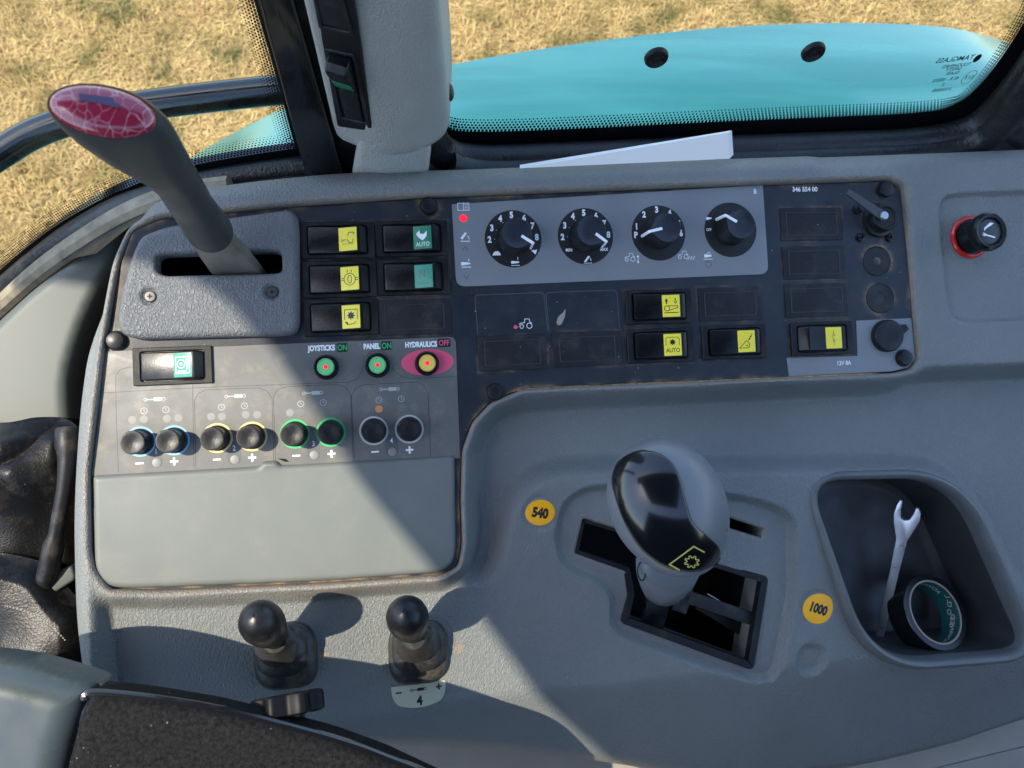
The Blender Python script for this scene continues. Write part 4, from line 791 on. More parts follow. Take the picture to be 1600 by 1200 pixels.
# ------------------------------------------------------------------ rocker switches
def icon(kind, z=.3):
    k = MB()
    if kind == 'loader': k.line([(-4.5, -2), (-3, -.5), (0, -.6), (1, -2.6), (3.5, -2.4), (4, 0)], .45, z); k.line([(-4, -3.4), (4, -3.4)], .3, z); k.line([(0, 2.2), (1, 4.6), (4.6, 4.4), (4.4, 2.6)], .5, z); k.line([(-5, -1), (-4, .4)], .4, z)
    if kind == 'arrow_auto':
        k.flat([(-4.5, 3), (-2, 5.2), (-1.6, 2.8), (1, 2.4), (3.6, 4.6), (3, 1), (1.8, -.6), (.2, -2), (-1.4, -1), (-3.6, 1)], z); k.text('AUTO', 0, -4.7, 4.2, .85, 0, z)
    if kind == 'diff': k.ringline(0, -.6, 4.1, .5, z, 24); k.ringline(0, -.6, 1.4, .5, z, 16, 2.6); k.line([(-6, .2), (-4, .2)], .5, z); k.line([(4, .2), (6, .2)], .5, z); k.line([(-6, -1.2), (-4, -1.2)], .5, z); k.line([(4, -1.2), (6, -1.2)], .5, z); k.line([(-1.5, 6), (-1.2, 4)], .45, z); k.line([(1.5, 6), (1.2, 4)], .45, z)
    if kind == 'nl': k.text('N', -1, 2, 8, .8, 0, z); k.text('L', 4, 3.4, 5, .7, 0, z); k.line([(-3, -5), (4, -5)], .5, z)
    def gear(cx, cy, r, fill=True):
        pts = [(cx+(r if (i//2) % 2 else r*.68)*math.cos(i*math.pi/16+.2), cy+(r if (i//2) % 2 else r*.68)*math.sin(i*math.pi/16+.2)) for i in range(32)]
        if fill: k.flat(pts, z)
        else: k.line(pts, .4, z, True)
    if kind == 'pto': k.line([(-4.6, -2), (-4.6, 5), (4.6, 5), (4.6, -2)], .5, z); gear(0, .8, 2.9); k.line([(-3.4, -4.6), (-1, -5.4), (2, -4.8), (3.6, -3.6)], .5, z); k.flat([(-4.8, -3.4), (-2.6, -5.8), (-2.4, -3.6)], z)
    if kind == 'ptoauto': k.line([(-5, -.5), (-5, 4.5), (-4, 5.5), (4, 5.5), (5, 4.5), (5, -.5)], .4, z); gear(0, 1.9, 2.3); k.text('AUTO', 0, -4, 4.4, .85, 0, z, .01)
    if kind == 'linkage':
        k.ringline(-3.2, -1.8, 1.9, .5, z, 20); k.line([(-2.6, .1), (4.8, -.2), (5, -1.4), (-2.2, -3.5)], .45, z); k.line([(-5.4, -5), (5.2, -5)], .6, z)
        k.flat([(-4.6, 3.4), (-3.4, 5.8), (-2.2, 3.4)], z); k.line([(-3.4, 3.6), (-3.4, 1.6)], .9, z); k.line([(3.4, 5.6), (3.4, 3.6)], .7, z); k.line([(2.2, 3.6), (3.4, 1.8), (4.6, 3.6)], .5, z)
    if kind == 'crane': k.line([(-5.4, -5), (0, .6), (2.2, -2), (2, -4.2), (.6, -5)], .5, z, True); k.flat(circ(.55, 10, None, .2, -3.2), z); k.line([(1.4, .2), (4.6, 5.6)], .45, z); k.flat(circ(.8, 4, None, 2.3, 1.7), z); k.flat(circ(.8, 4, None, 3.3, 3.4), z)
    if kind == 'switch': k.ringline(0, 2.2, .8, .35, z, 12); k.ringline(0, -2.2, .8, .35, z, 12); k.line([(0, 3), (0, 5.6)], .35, z); k.line([(0, -3), (0, -5.6)], .35, z); k.line([(-.2, -1.4), (-1.7, 1.6)], .35, z)
    if kind == 'washer': k.line([(-5, -5.4), (5, -5.4), (5, 5.4), (-5, 5.4)], .5, z, True); k.ringline(-1, .8, 2.8, .6, z, 20); k.flat(circ(.9, 10, None, -1, .8), z); k.line([(3.2, -3), (3.2, 4)], .7, z); k.line([(-3.6, -4), (2.6, -4)], .6, z)
    return k
sw = [(528, 376, 'yellow', 'loader', 'inkd', 1, 'black rocker switch with yellow loader symbol, top left of its block'),
      (644, 373.5, 'green', 'arrow_auto', 'ink', 1, 'black rocker switch with dark green AUTO symbol'),
      (531, 437, 'yellow', 'diff', 'inkd', 1, 'black rocker switch with yellow differential symbol, left column middle'),
      (646, 433.5, 'green2', 'nl', 'ledd', 1, 'black rocker switch with paler green N symbol below the AUTO one'),
      (533, 496.5, 'yellow', 'pto', 'inkd', 1, 'black rocker switch with pale yellow gear and arrow symbol above the grey plate'),
      (1028.5, 479.5, 'yellow', 'linkage', 'inkb', 0, 'black rocker switch with yellow up and down arrows symbol'),
      (1031, 540, 'yellow', 'ptoauto', 'inkb', 0, 'black rocker switch with yellow gear symbol reading AUTO'),
      (1146, 534.5, 'yellow', 'crane', 'inkb', 0, 'black rocker switch with yellow triangular hitch symbol'),
      (1283, 529, 'yellow', 'switch', 'inkd', 2, 'black rocker switch with small yellow circuit symbol above 12V 8A'),
      (271, 571.5, 'green3', 'washer', 'ink', 1, 'black rocker switch with mint green symbol on the sunlit grey plate')]
for px, py, lens, ic, icm, mode, lab in sw:
    t = thing('rocker_switch', lab, 'switch', at(px, py, .4), 'rocker switches')
    b = MB(); b.ring(rrect(50.5, 25.4, .8, 4), rrect(41.2, 20.2, 2.2, 4), -.6, 2.1, .4, -3); b.build('bezel', 'bezel', t)
    b = MB(); b.pad(rrect(42, 21, 1), -4, -2.6); b.build('well', 'black', t, smooth=False)
    if mode == 1: prof = [(-19.6, -1), (-19.8, 2.6), (-18.8, 3.2), (1, 2.6), (13.6, 6.8), (15.2, 6.6), (19.6, 1.6), (19.6, -1)]; a0, z0_, a1, z1_ = 1, 2.6, 13.6, 6.8
    elif mode == 0: prof = [(-19.6, -1), (-19.6, 3.8), (-17.8, 4.6), (1, 3.6), (16.4, 4.8), (17.6, 4.6), (19.8, 3), (19.6, -1)]; a0, z0_, a1, z1_ = 1.6, 3.6, 16.4, 4.8
    else: prof = [(-19.6, -1), (-19.6, .6), (-15, 5.6), (-13, 6.6), (1, 3.6), (16.4, 3.2), (18.6, 2.8), (19.6, -1)]; a0, z0_, a1, z1_ = 1.6, 3.6, 16.4, 3.2
    b = slabprof(prof, 18.8, 1.0, Matrix.Rotation(R(-90), 4, 'Z')); rk = b.build('rocker', 'rocker', t)
    sa = math.atan2(z1_-z0_, a1-a0); ca = (a0+a1)/2-(.2 if mode == 1 else .6); cz = z0_+(z1_-z0_)*((ca-a0)/(a1-a0))
    LM = Matrix.Translation((ca, 0, cz)) @ Matrix.Rotation(-sa, 4, 'Y')
    b = MB(); b.pad(rrect(13.2, 16.2, .3, 2), -.2, .18, .08); b.xf(LM); b.build('lens', lens, rk)
    b = icon(ic, .2); b.xf(LM); b.build('symbol', icm, rk)
# ------------------------------------------------------------------ right column gadgets
t = thing('key_switch', 'round dirty black key switch with silver centre and a grey strap, top right of panel', 'switch', at(1372, 344, .2))
b = MB(); b.lathe([(13.5, 0), (13, 2.2), (10.8, 3), (10.6, 9.5), (9.8, 10.6), (8, 10.6), (7.4, 9.6), (.1, 9.4)], 44); b.build('barrel', 'rubber', t)
for px, py in ((1340, 327), (1345, 371), (1390, 371)):
    q = c3(px, py, 1)-c3(1372, 344, .2); b = MB(); b.lathe([(3.4, -.3), (3.2, 1.6), (2, 2.4), (1.2, 2.4), (1, 1.2), (.1, 1.2)], 18, q.x, q.y); b.build('flange_screw', 'rocker', t)
q0 = c3(1323, 300, 15)-c3(1372, 344, .2); q1 = c3(1378, 338, 12)-c3(1372, 344, .2)
d_ = (q1-q0); nn = Vector((-d_.y, d_.x, 0)).normalized()*2.3; b = MB(); b.loft([[tuple(q0+nn+Vector((0, 0, k))) for k in (0, 1.6)]+[tuple(q0-nn+Vector((0, 0, k))) for k in (1.6, 0)], [tuple(q1+nn*1.6+Vector((0, 0, k))) for k in (0, 1.6)]+[tuple(q1-nn*1.6+Vector((0, 0, k))) for k in (1.6, 0)]]); b.build('strap', 'grip', t, smooth=False)
b = MB(); b.lathe([(3.3, 11), (3.3, 14.2), (2.8, 15), (.1, 15.1)], 22, q1.x+.6, q1.y); b.build('centre_screw', 'chrome', t)
t = thing('power_socket', 'black hinged socket cap with side tab beside the 12V 8A plate', 'socket', at(1384, 525, .2))
b = MB(); b.lathe([(12.6, 0), (12.4, 4), (11.4, 5.4), (8, 5.8), (5, 5.5), (.1, 5.3)], 44); b.build('cap', 'knob', t)
b = MB(); b.pad(fillet([(6, 4), (14.5, 8.6), (17.2, 4.4), (10, -1)], .8), 0, 4.8, .6); b.build('hinge_tab', 'rocker', t)
b = MB(); b.ringline(1, .5, 5, .35, 5.6, 32); b.ringline(1, .5, 2.5, .35, 5.5, 24); b.build('embossed_rings', 'bezel', t)
hl = bh(1516, 370, 0)
t = thing('cigarette_lighter', 'black cigarette lighter with red socket ring and silver smoking symbol', 'lighter', at(1515, 371, hl) @ Matrix.Scale(1.13, 4))
b = MB(); b.lathe([(15, -.5), (15, 1.2), (14, 2), (12.6, 2), (12, .5), (11.5, -2)], 48, cap1=False); b.build('socket_ring', 'redring', t)
b = MB(); pr_ = [(11.3, -2)]+[(11.3-.35*(k % 2), 1+k*.9) for k in range(14)]; b.lathe(pr_+[(10.6, 14)], 48, cap1=False); b.build('barrel', 'rocker', t)
b = MB(); b.lathe([(10.6, 13), (12.9, 14), (13.3, 17), (12.6, 19.4), (11.2, 20.4), (9.6, 20), (9, 18.6), (8.8, 17.5)], 48, cap1=False); kb = b.build('knob_rim', 'rocker', t)
b = MB(); b.lathe([(8.9, 17), (8.7, 18.4), (8, 18.8), (.1, 18.9)], 40); fc = b.build('knob_face', 'grip', t)
b = MB(); b.line([(-4.6, -2), (3.6, -4.2)], 1.0, 18.95); b.line([(-5.6, -2.6), (-4, -3), (-3.6, -1.4), (-5.2, -1)], .4, 18.95, True); b.flat([(-4.4, .2), (-4.2, 2.4), (-1.4, 4.6), (.4, 6), (3.4, 5.6), (1.4, 4.2), (-1, 3), (-3.2, 1.6)], 18.95); b.build('smoking_symbol', 'ink', fc)
# stickers (top-level: stuck on)
for px, py, txt, rx, ry, rot, lab in ((844, 801, '540', 11, 9.3, -12, 'oval amber sticker printed 540'), (1279, 951, '1000', 13.2, 11.8, -22, 'round amber sticker printed 1000 beside the storage bin')):
    h = bh(px, py); x, y = c2(px, py, h); e = 2.; gu = float((bodyW(np.array([x+e]), np.array([y]))-bodyW(np.array([x-e]), np.array([y])))[0])/(2*e); gv = float((bodyW(np.array([x]), np.array([y+e]))-bodyW(np.array([x]), np.array([y-e])))[0])/(2*e)
    nz_ = Vector((-gu, -gv, 1)).normalized(); mt = at(px, py, h+.15) @ nz_.to_track_quat('Z', 'Y').to_matrix().to_4x4()
    if abs(nz_.z) > .9999: mt = at(px, py, h+.15)
    mt = MCON @ Matrix.Translation(c3(px, py, h+.15)*.001) @ Vector((0, 0, 1)).rotation_difference(nz_).to_matrix().to_4x4()
    t = thing('speed_sticker', lab, 'sticker', mt, 'amber speed stickers')
    b = MB(); b.pad(circ(rx+.5, 48, ry+.5), -.6, .25, .1); b.build('dark_border', 'card', t)
    b = MB(); b.pad(circ(rx, 48, ry), 0, .7, .4); d = b.build('disc', 'orange', t)
    b = MB(); b.text(txt, 0, 0, 9.6 if txt == '540' else 9.8, .82 if txt == '540' else .78, R(rot), .72, .06); b.build('number', 'inkb', d)
h = bh(655, 1086)
t = thing('lever_sticker', 'cream label with minus, plus and 4 below the right small lever', 'sticker', at(655, 1087, h+.3, R(2)))
b = MB(); b.pad(fillet([(-19.5, 8.6), (-19, 1), (-16, -5), (-6, -8.2), (6, -8.2), (16, -5), (19, 1), (19.5, 8.6)], [1, 3, 4, 6, 6, 4, 3, 1]), -1.2, .4, .2); o = b.build('label_plate', 'cream', t)
b = MB(); b.text('4', 0, -3.2, 9, .85, 0, .42, .05); b.flat(rrect(4.2, 1.1, .1, 2, -14.2, 4), .42); b.flat([(x+14.4, y+4.8) for x, y in [(-.6, -2.2), (.6, -2.2), (.6, -.6), (2.2, -.6), (2.2, .6), (.6, .6), (.6, 2.2), (-.6, 2.2), (-.6, .6), (-2.2, .6), (-2.2, -.6), (-.6, -.6)]], .42); cyl_icon(b, -.6, 4.6, .85, .42); b.build('label_print', 'inkb', o)
# ------------------------------------------------------------------ small joysticks
for bx_, by_, tx_, ty_, lab in ((448, 1030, 402, 966, 'small black egg topped lever in rubber bellows, the left one of two'), (655, 1024, 634, 958, 'small black ball topped lever in rubber bellows above the cream label')):
    hb = bh(bx_, by_); B = c3(bx_, by_, hb); T_ = c3(tx_, ty_, 62)
    t = thing('small_lever', lab, 'lever', MCON, 'small levers in rubber bellows'); t.matrix_world = MCON @ Matrix.Translation(B*.001); T_ = T_-B
    def sq(cx, cy, z, r, n_=40, pw=3.2, sy=1.05):
        out = []
        for i in range(n_):
            a = 2*math.pi*i/n_; c, s_ = math.cos(a), math.sin(a); k = (abs(c)**pw+abs(s_)**pw)**(-1/pw); out.append((cx+r*k*c, cy+r*sy*k*s_, z))
        return out
    b = MB(); rg = []; Ht = 36; prof = [(0, 21), (2, 22), (6, 22), (9, 20.4), (11, 16.4), (12, 14.8), (13, 16.8), (16.5, 18), (19, 16.2), (21, 12.2), (22, 10.9), (23, 12.6), (26, 13.8), (28.5, 12.4), (30.5, 9.6), (33, 8.6), (36, 8)]
    for z, r in prof: f_ = z/T_.z*.95; rg.append(sq(T_.x*f_, T_.y*f_, z-3, r*(.96), pw=3.4-1.3*z/36)); 
    b.loft(rg, True, True); b.build('bellows', 'lever_rubber', t)
    d_ = Vector((T_.x*.25-1.5, T_.y*.30, 28)); d_ = d_.normalized(); base = Vector((T_.x*.50, T_.y*.50, 27)); L_ = (T_-base).length+6; d_ = (T_-base).normalized()
    rot_ = Vector((0, 0, 1)).rotation_difference(d_).to_matrix().to_4x4()
    b = MB(); pf = [(8.2, -1), (8.8, 1), (10.2, 8), (12.2, 16), (13.6, 23), (14.0, 28), (13.4, 33), (11.4, 37.5), (8, 40.6), (4, 42.2), (1.2, 42.6), (1.0, 42.2), (.1, 42.2)]; b.lathe([(r*.97, z*L_/34*.8) for r, z in pf], 44); b.xf(Matrix.Translation(base) @ rot_); b.build('knob', 'knob', t)
# ------------------------------------------------------------------ remote lever with red cap
t = thing('long_lever', 'long grey grip lever with cracked red oval cap, rising from the slotted cover', 'lever', MCON)
rg = []
_c = c3(163, 176.5, 206)
for du, dv, h, a, bb in ((5.5, -13.5, 42, 12, 12), (5.5, -13.3, 43, 13.4, 13.2), (5.3, -13, 48, 14, 13.8), (5.8, -9, 90, 12.2, 12), (7.4, -5.5, 125, 11.8, 11.8), (7.6, -4.4, 148, 12.8, 12.8), (6.2, -3.6, 165, 15.4, 14.4), (3.8, -2.4, 178, 18.8, 15), (1.2, -.6, 191, 21.6, 14.8), (.4, 0, 199, 22.2, 13.4), (0, .2, 204, 22, 12.4), (0, .2, 207, 21, 11.4)):
    rg.append([(_c.x+du+x, _c.y+dv+y, h+(-x*.12 if h > 150 else 0)*min(1, (h-150)/40)) for x, y in circ(a, 48, bb, rot=R(-8))])
b = MB(); b.loft(rg, True, True); b.build('grip', 'grip', t)
c = c3(162, 175, 207); rg = []
for k in range(8): tt = k/7*math.pi/2; a = math.cos(tt) if k < 7 else .03; rg.append([(x*a, y*a, 5.5*math.sin(tt)-x*a*.12) for x, y in circ(20.2, 48, 10.6, rot=R(-8))])
b = MB(); b.loft(rg, False, True); cp = b.build('cap', 'cap', t, Matrix.Translation(c*.001))
b = MB(); b.flat([(-7, 2.2), (6, 1.2), (6.6, -1.2), (8.6, -1.4), (8, -3.6), (3, -2.6), (-1, -1.8), (-6.4, -1.4)], 0); b.xf(Matrix.Translation((-.5, 3.4, 5.35)) @ Matrix.Rotation(R(8), 4, 'Y') @ Matrix.Rotation(R(-14), 4, 'X')); b.build('cap_mark', mat('cap_dark', (.06, .035, .09), .3), cp)
q0 = c3(325, 362, 46); q1 = c3(372, 424, -2); q1b = c3(392, 450, -30)
b = MB(); rr_ = []
for q, w_, h_ in ((q0, 22, 9), (q0.lerp(q1, .2), 25, 8), (q0.lerp(q1, .45), 29, 8), (q1, 32, 8), (q1b, 32, 8)): rr_.append([(q.x+x, q.y+y, q.z) for x, y in rrect(w_, h_, 1.2, 3)])
b.loft(rr_, True, True); b.build('blade', 'steel', t)
# ------------------------------------------------------------------ big PTO lever
t = thing('gate_lever', 'large gate lever with glossy black and blue grey egg shaped knob, yellow gear mark', 'lever', MCON)
EC = c3(1048, 797, 78); 
aA = Vector((.52, -.80, -.30)).normalized(); aN = (Vector((.10, .0, 1)) - aA*aA.dot(Vector((.10, .0, 1)))).normalized(); aB = aN.cross(aA)
EA, EB, EN = 50, 36.5, 32
b = MB(); rg = []
for i in range(33):
    ph = math.pi*(i+.02)/32.04; s_, c_ = math.sin(ph), math.cos(ph); kk = 1+.10*c_   # fuller toward the upper-left end
    rg.append([tuple(EC+aA*(-EA*c_)+aB*(EB*s_*math.cos(q)*kk)+aN*(EN*s_*math.sin(q)*kk)) for q in [2*math.pi*j/56 for j in range(56)]])
b.loft(rg, True, True); b.build('knob_shell', 'ptogrip', t, ang=80)
nb = c3(1036, 922, 14); nc = c3(1045, 880, 52)
rg = []
for f_, a, bb in ((0, 14, 10), (.05, 16, 12), (.35, 19, 15), (.7, 22, 18), (1, 23, 20), (1.25, 18, 16)): c = nb.lerp(nc, f_); rg.append([(c.x+x, c.y+y, c.z) for x, y in circ(a, 44, bb, rot=R(-20))])
b = MB(); b.loft(rg, True, True); b.build('neck', 'ptogrip', t, ang=60)
q0 = c3(1030, 925, 12); q1 = c3(1022, 962, -24); b = MB(); b.loft([[(q.x+x, q.y+y, q.z) for x, y in rrect(18, 10, 1)] for q in (q0, q1, q1+(q1-q0)*1.2)]); b.build('shaft', 'rocker', t)
FP = [(962, 722), (985, 706), (1010, 702), (1040, 712), (1062, 740), (1074, 785), (1084, 815), (1106, 836), (1122, 851), (1128, 866), (1120, 882), (1098, 893), (1072, 895), (1040, 888), (1003, 862), (978, 825), (962, 785), (954, 750)]
FP = [tuple(p) for p in cat([Vector(p) for p in FP], 4, True)]
def onEll(px, py, grow):
    px = np.asarray(px, float); py = np.asarray(py, float); rc = np.array(RC)
    d = np.stack([(px-800)/FPX, -(py-600)/FPX, -np.ones_like(px)], 1) @ rc.T; o_ = np.array(CAMC)-np.array(EC)
    ax = np.array([aA, aB, aN]); g_ = np.asarray(grow).reshape(-1, 1)
    # iterate for the fuller end: scale B,N by kk(c)
    kk = np.ones(len(px))
    for _ in range(5):
        r3 = np.stack([np.full(len(px), EA), EB*kk, EN*kk], 1)+g_
        dd = (d@ax.T)/r3; oo = (o_@ax.T)/r3; A_ = (dd*dd).sum(1); B_ = (dd*oo).sum(1); C_ = (oo*oo).sum(1)-1
        disc = np.maximum(B_*B_-A_*C_, 0); tt = (-B_-np.sqrt(disc))/A_; p = o_+d*tt[:, None]; ca = -(p@np.array(aA))/EA; kk = 1+.10*np.clip(ca, -1, 1)
    return p+np.array(EC)
def faceW(u, v, sd): return onEll(u, v, np.where(sd > -3, -1.2+2.2*np.sqrt(np.clip(-sd/3, 0, 1)), 1.0))
field('knob_face', FP, 1.6, faceW, 'gloss', t, ang=80)
def onface(name, segs, w_, mname, closed=False):
    b = MB()
    for pts in segs:
        m2 = MB(); m2.line(pts, w_, 0, closed); 
        V_ = np.array([(x, y) for x, y, z in m2.v]); q = onEll(V_[:, 0], V_[:, 1], np.full(len(V_), 1.25)); b.add([tuple(r) for r in q], m2.f)
    return b.build(name, mname, t, smooth=False)
def dens(pts, n_=6): 
    out = []
    for a, c in zip(pts[:-1], pts[1:]):
        for k in range(n_): out.append((a[0]+(c[0]-a[0])*k/n_, a[1]+(c[1]-a[1])*k/n_))
    return out+[pts[-1]]
M['markyellow'] = mat('mark_yellow', (.62, .56, .13), .4)
onface('frame_mark', [dens([(1101, 863), (1084, 854), (1046, 882), (1062, 891)])], 2.2, 'markyellow')
gp = [(1081+(8.5 if (i//2) % 2 else 5.8)*1.35*math.cos(i*math.pi/16), 878+(8.5 if (i//2) % 2 else 5.8)*1.1*math.sin(i*math.pi/16)) for i in range(32)]
onface('gear_mark', [gp], 1.6, 'markyellow', True)
b = MB()
for px, py, r_ in ((1003, 893, 70), (1014, 880, 60)):
    c = c3(px, py, 58); 
    for k_ in (0,): b.tube([c+Vector((-2.6*math.cos(R(a))*1, 6*math.sin(R(a)), -abs(math.cos(R(a)))*1.2)) for a in range(0, 361, 20)], .5, 6, False)
b.build('neck_grooves', 'bezel', t)
# ------------------------------------------------------------------ things in the bin
def frame(o, x, y, z): return Matrix(((x.x, y.x, z.x, o.x*.001), (x.y, y.y, z.y, o.y*.001), (x.z, y.z, z.z, o.z*.001), (0, 0, 0, 1)))
B = c3(1376, 988, hB-54); T_ = c3(1417, 806, hB-22); yv = (T_-B).normalized(); tc_ = (CAMC-T_).normalized(); xv = yv.cross(tc_).normalized(); zv = xv.cross(yv); Lw = (T_-B).length
pts = [(-4.2, -6), (-4.2, 0), (-4.4, Lw*.5), (-5.2, Lw*.78), (-9.2, Lw-9), (-10.8, Lw-1), (-9.6, Lw+7), (-7.0, Lw+12), (-5.2, Lw+11), (-4.6, Lw+4), (-2.6, Lw-1), (1.4, Lw-1.6), (4.2, Lw+1.2), (4.6, Lw+6), (7, Lw+8.6), (9.6, Lw+4), (10.6, Lw-2), (8.8, Lw-9), (5.4, Lw*.78), (4.6, Lw*.5), (4.2, 0), (4.2, -6)]
pts = [(-3.2, -6), (-3.2, 0), (-3.4, Lw*.5), (-4.2, Lw*.8), (-8.6, Lw-8), (-9.8, Lw-1), (-9, Lw+7), (-7.4, Lw+12), (-5.4, Lw+11.4), (-5.2, Lw+3), (-4.2, Lw-3), (-1, Lw-4.6), (2.4, Lw-3), (4.4, Lw+3), (5, Lw+8), (7, Lw+8.6), (9.4, Lw+4), (9.8, Lw-2), (8, Lw-9), (4.2, Lw*.8), (3.4, Lw*.5), (3.2, 0), (3.2, -6)]
t = thing('wrench', 'silver open ended wrench leaning in the storage bin', 'wrench', MCON @ frame(B, xv, yv, zv))
b = MB(); b.pad(fillet(pts, 1.0, 3), -4, 0, .45, base=True); b.build('wrench_body', 'chrome', t)
b = MB(); b.text('10', 0, 4, 5, .8, R(90), .02, .0); b.build('size_mark', 'inkd', t)
C0 = c3(1462, 956, hB-28); rd = RC @ raycam(1462, 959); toc = -rd.normalized(); rt = RC @ Vector((1, 0, 0)); rt = (rt-toc*rt.dot(toc)).normalized(); up_ = toc.cross(rt)
nn = (toc*math.cos(R(46))+(rt*.97+up_*.20).normalized()*math.sin(R(46))).normalized(); xx = (up_-nn*up_.dot(nn)).normalized(); yy = nn.cross(xx)
t = thing('tape_roll', 'roll of black tape with printed teal core lying in the storage bin', 'tape', MCON @ frame(C0, xx, yy, nn))
b = MB(); n_ = 64
b.loft([[(r*math.cos(2*math.pi*i/n_), r*math.sin(2*math.pi*i/n_), z) for i in range(n_)] for r, z in ((26, -20), (30.5, -20), (31, -19.4), (31, -.6), (30.5, 0), (26, 0))], False, False); b.build('tape', 'tape', t)
b = MB(); b.loft([[(r*math.cos(2*math.pi*i/n_), r*math.sin(2*math.pi*i/n_), z) for i in range(n_)] for r, z in ((26, -.2), (26, .15), (24.6, .15), (24.5, -.3))], False, False); b.build('core_edge', 'card', t)
b = MB(); b.loft([[(r*math.cos(2*math.pi*i/n_), r*math.sin(2*math.pi*i/n_), z) for i in range(n_)] for r, z in ((24.5, -.3), (24.5, -20))], False, False); cr = b.build('core', 'teal', t)
b = MB()
def corewrap(txt, a0, zc, size, rot):
    vs, fs = textgeo(txt, .01); c, s_ = math.cos(rot), math.sin(rot); out = []
    for x, y in vs: X_, Y_ = (x*c-y*s_)*size, (x*s_+y*c)*size; a = a0+X_/24.3; out.append((24.3*math.cos(a), 24.3*math.sin(a), zc+Y_))
    b.add(out, [f[::-1] for f in fs])
for a0, txt, rot in ((-15, 'ADVANCE', 0), (-80, 'O O', .5), (-62, 'L L', .2), (-105, 'O O', .3), (-130, 'ADVANCE', 0), (40, 'ADV', 0)): corewrap(txt, R(a0), -8 if txt != 'L L' else -4, 6, rot)
b.build('core_print', 'rwht', cr)
# ------------------------------------------------------------------ paper on the sill
t = thing('folded_paper', 'folded white paper wedge lying on the sill behind the dial plate', 'paper')
a = w3(812, 263, 7); c = w3(1140, 248, 9); top = WT @ onY(1138, 207, (WTi @ c).y+.012); e1 = w3(1139, 249, 9)
b = MB(); a_b = a+Vector((0, .003, .0)); tb = top+Vector((.003, .003, -.001)); cb = c+Vector((.003, .004, .0))
b.add([a, c, top, a_b, cb, tb], [(0, 1, 2), (3, 5, 4), (0, 2, 5, 3), (1, 4, 5, 2)]); b.build('sheet', 'paper', t, scale=1, smooth=False)
# ------------------------------------------------------------------ left side: lower panel, gaiters
low = thing('lower_trim', 'sunlit grey plastic trim curving below the quarter window at far left', 'trim', MCON)
LP = cpoly([(-260, 640), (-120, 600), (-60, 548), (0, 492), (60, 440), (120, 400), (190, 350), (180, 400), (150, 460), (125, 520), (105, 600), (110, 700), (90, 800), (-260, 820)], -90)
LP = [tuple(p) for p in cat([Vector(p) for p in LP], 3, True)]
field('trim_panel', LP, 3, lambda u, v, sd: np.stack([u, v, -90-8*(1-np.sqrt(np.clip(1-(np.clip(sd+8, 0, 8)/8.05)**2, 0, 1)))-((u+260)/90)**2*4], 1), 'lowtrim', low, skirt=(0, 0, -30))
b = MB(); q = cpoly([(-500, 900), (-120, 660), (0, 560), (130, 470), (260, 440), (500, 440), (500, 1400), (-500, 1400)], -190); b.add([(x, y, -190) for x, y in q], [tuple(range(len(q)))]); b.build('floor_mat', 'black', low)
def gaiter(name, lab, px, h, seed, cen):
    t = thing(name, lab, 'gaiter', MCON, 'black leather gaiters'); G = [tuple(p) for p in cat([Vector(p) for p in cpoly(px, h)], 4, True)]
    cx, cy = c2(*cen, h)
    def fn(u, v, sd):
        r = np.hypot(u-cx, v-cy); a = np.arctan2(v-cy, u-cx)
        W = h-14*ss((sd+16)/16)+6*np.abs(np.sin(a*2.2+seed+.6*np.sin(r/24+seed)))**.8*ss(r/16)+5*vnoise(u, v, 26, seed)+.7*vnoise(u, v, 9, seed+5)-10*ss((r)/55)
        return np.stack([u, v, W], 1)
    field('leather', G, 1.3, fn, 'leather', t, skirt=(0, 0, -60)); return t
g1 = gaiter('lever_gaiter', 'creased black leather gaiter beside the console, the upper one', [(-140, 668), (-60, 662), (0, 660), (40, 652), (85, 656), (110, 674), (113, 700), (118, 790), (125, 905), (60, 912), (-60, 900), (-140, 880)], -58, 2, (-10, 730))
g2 = gaiter('lever_gaiter', 'creased dusty black leather gaiter with stitched seam, the lower one', [(-140, 890), (-40, 872), (20, 880), (60, 896), (95, 935), (126, 965), (130, 1020), (128, 1090), (60, 1110), (-140, 1110)], -36, 5, (20, 1120))
b = MB(); pp = cat([c3(10, 945, -24), c3(45, 955, -24), c3(80, 975, -23), c3(105, 1000, -24)], 14)
for k in range(0, len(pp)-1, 2): b.tube([pp[k]+Vector((0, 0, 2)), pp[k+1]+Vector((0, 0, 2))], .5, 6)
b.build('stitching', 'card', g2)
t = thing('black_handle', 'black plastic handle between the leather gaiters and the console edge', 'handle', MCON)
b = MB(); b.tube(cat([c3(108, 670, -38), c3(106, 720, -34), c3(96, 790, -36), c3(78, 880, -45), c3(66, 930, -60)], 6), [8.5, 9, 9, 9, 8.6, 7, 6.4, 6, 5.6, 5.2, 5, 5, 5, 5, 5, 5, 7, 7, 7, 7, 7, 7, 7, 7, 7][:25], 16); b.build('grip', 'rubber', t)
b = MB(); b.pad(fillet(cpoly([(66, 905), (112, 882), (118, 905), (80, 930)], -50), 3), -60, -50, 2); b.build('bracket', 'lowtrim', t)
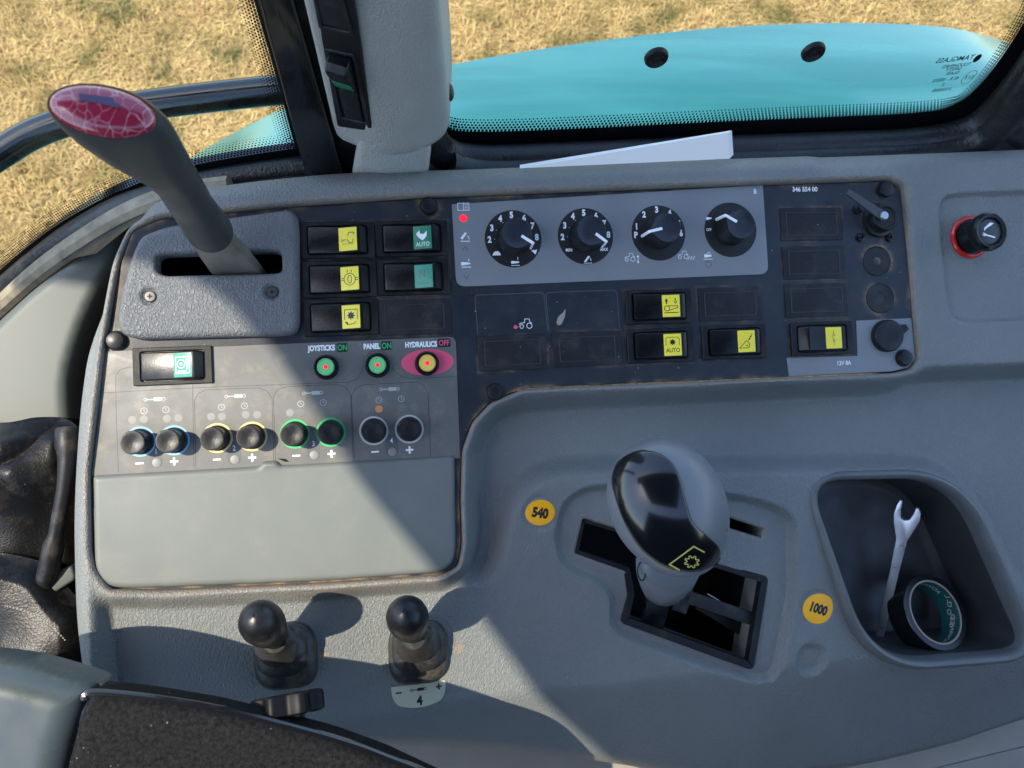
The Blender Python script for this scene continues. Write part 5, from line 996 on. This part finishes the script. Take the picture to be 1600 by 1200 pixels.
# ------------------------------------------------------------------ seat base below, armrest, star knob
t = thing('seat_plinth', 'light beige plastic strip below the front edge of the console', 'plinth', MCON)
q = cpoly([(300, 1110), (1900, 1080), (1900, 1500), (300, 1500)], -95); b = MB(); b.pad(fillet(q, 10), -140, -95, 10, 6); b.build('plinth_top', 'beige', t)
arm = thing('armrest', 'seat armrest in the near corner with blue grey shell and worn black pad', 'armrest', MCON)
HA = 114
AP = cpoly([(142, 1087), (220, 1094), (330, 1112), (420, 1133), (520, 1160), (600, 1188), (700, 1235), (760, 1320), (760, 1500), (40, 1500), (70, 1330), (98, 1205), (118, 1130), (130, 1098)], HA)
AP = fillet(AP, 5, 4)
field('pad', AP, 1.2, lambda u, v, sd: np.stack([u, v, HA-9*(1-np.sqrt(np.clip(1-(np.clip(sd+9, 0, 9)/9.05)**2, 0, 1)))+.6*vnoise(u, v, 14, 8)], 1), 'pad', arm, skirt=(0, 0, -14))
rail = [c3(x, y, HA-7) for x, y in ((132, 1092), (142, 1084), (220, 1090), (330, 1107), (420, 1128), (520, 1155), (600, 1183), (700, 1230), (760, 1320))]
b = MB(); b.tube(cat(rail, 6), 2.6, 10); b.build('edge_trim', 'gloss', arm)
b = MB(); b.loft([[(p.x, p.y, HA-9), (p.x-3, p.y-9, HA-26), (p.x-12, p.y-24, HA-30), (p.x-12, p.y-20, HA-12)] for p in cat(rail[1:], 4)]); b.build('under_rail', 'steelblack', arm)
AS = cpoly([(-420, 1180), (-330, 1100), (-200, 1060), (-90, 1042), (0, 1047), (70, 1063), (138, 1086), (128, 1104), (100, 1200), (60, 1400), (40, 1500), (-420, 1500)], HA)
AS = [tuple(p) for p in cat([Vector(p) for p in AS], 4, True)]
field('shell', AS, 1.5, lambda u, v, sd: np.stack([u, v, HA-2-16*(1-np.sqrt(np.clip(1-(np.clip(sd+16, 0, 16)/16.05)**2, 0, 1)))], 1), 'shell', arm, skirt=(0, 0, -16))
t = thing('star_knob', 'black lobed clamping knob tucked under the armrest edge', 'knob')
C0 = c3(450, 1101, 85); yv = Vector((.08, -.93, .30)).normalized(); xv = Vector((1, .2, 0)); xv = (xv-yv*xv.dot(yv)).normalized(); zv = xv.cross(yv)
t.matrix_world = MCON @ frame(C0, xv, zv, yv)
lob = [((18.5+2.4*math.cos(7*q+.5))*math.cos(q), (18.5+2.4*math.cos(7*q+.5))*math.sin(q)) for q in [2*math.pi*i/98 for i in range(98)]]
b = MB(); b.loft([[(x*k, y*k, z) for x, y in lob] for k, z in ((.9, -6), (.98, -5), (1, -3), (1, 3), (.98, 5), (.9, 6))]); b.build('lobed_head', 'starblack', t)
b = MB(); b.lathe([(9, 5), (9, 10), (7, 12), (7, 26)], 28); b.build('hub', 'rocker', t)
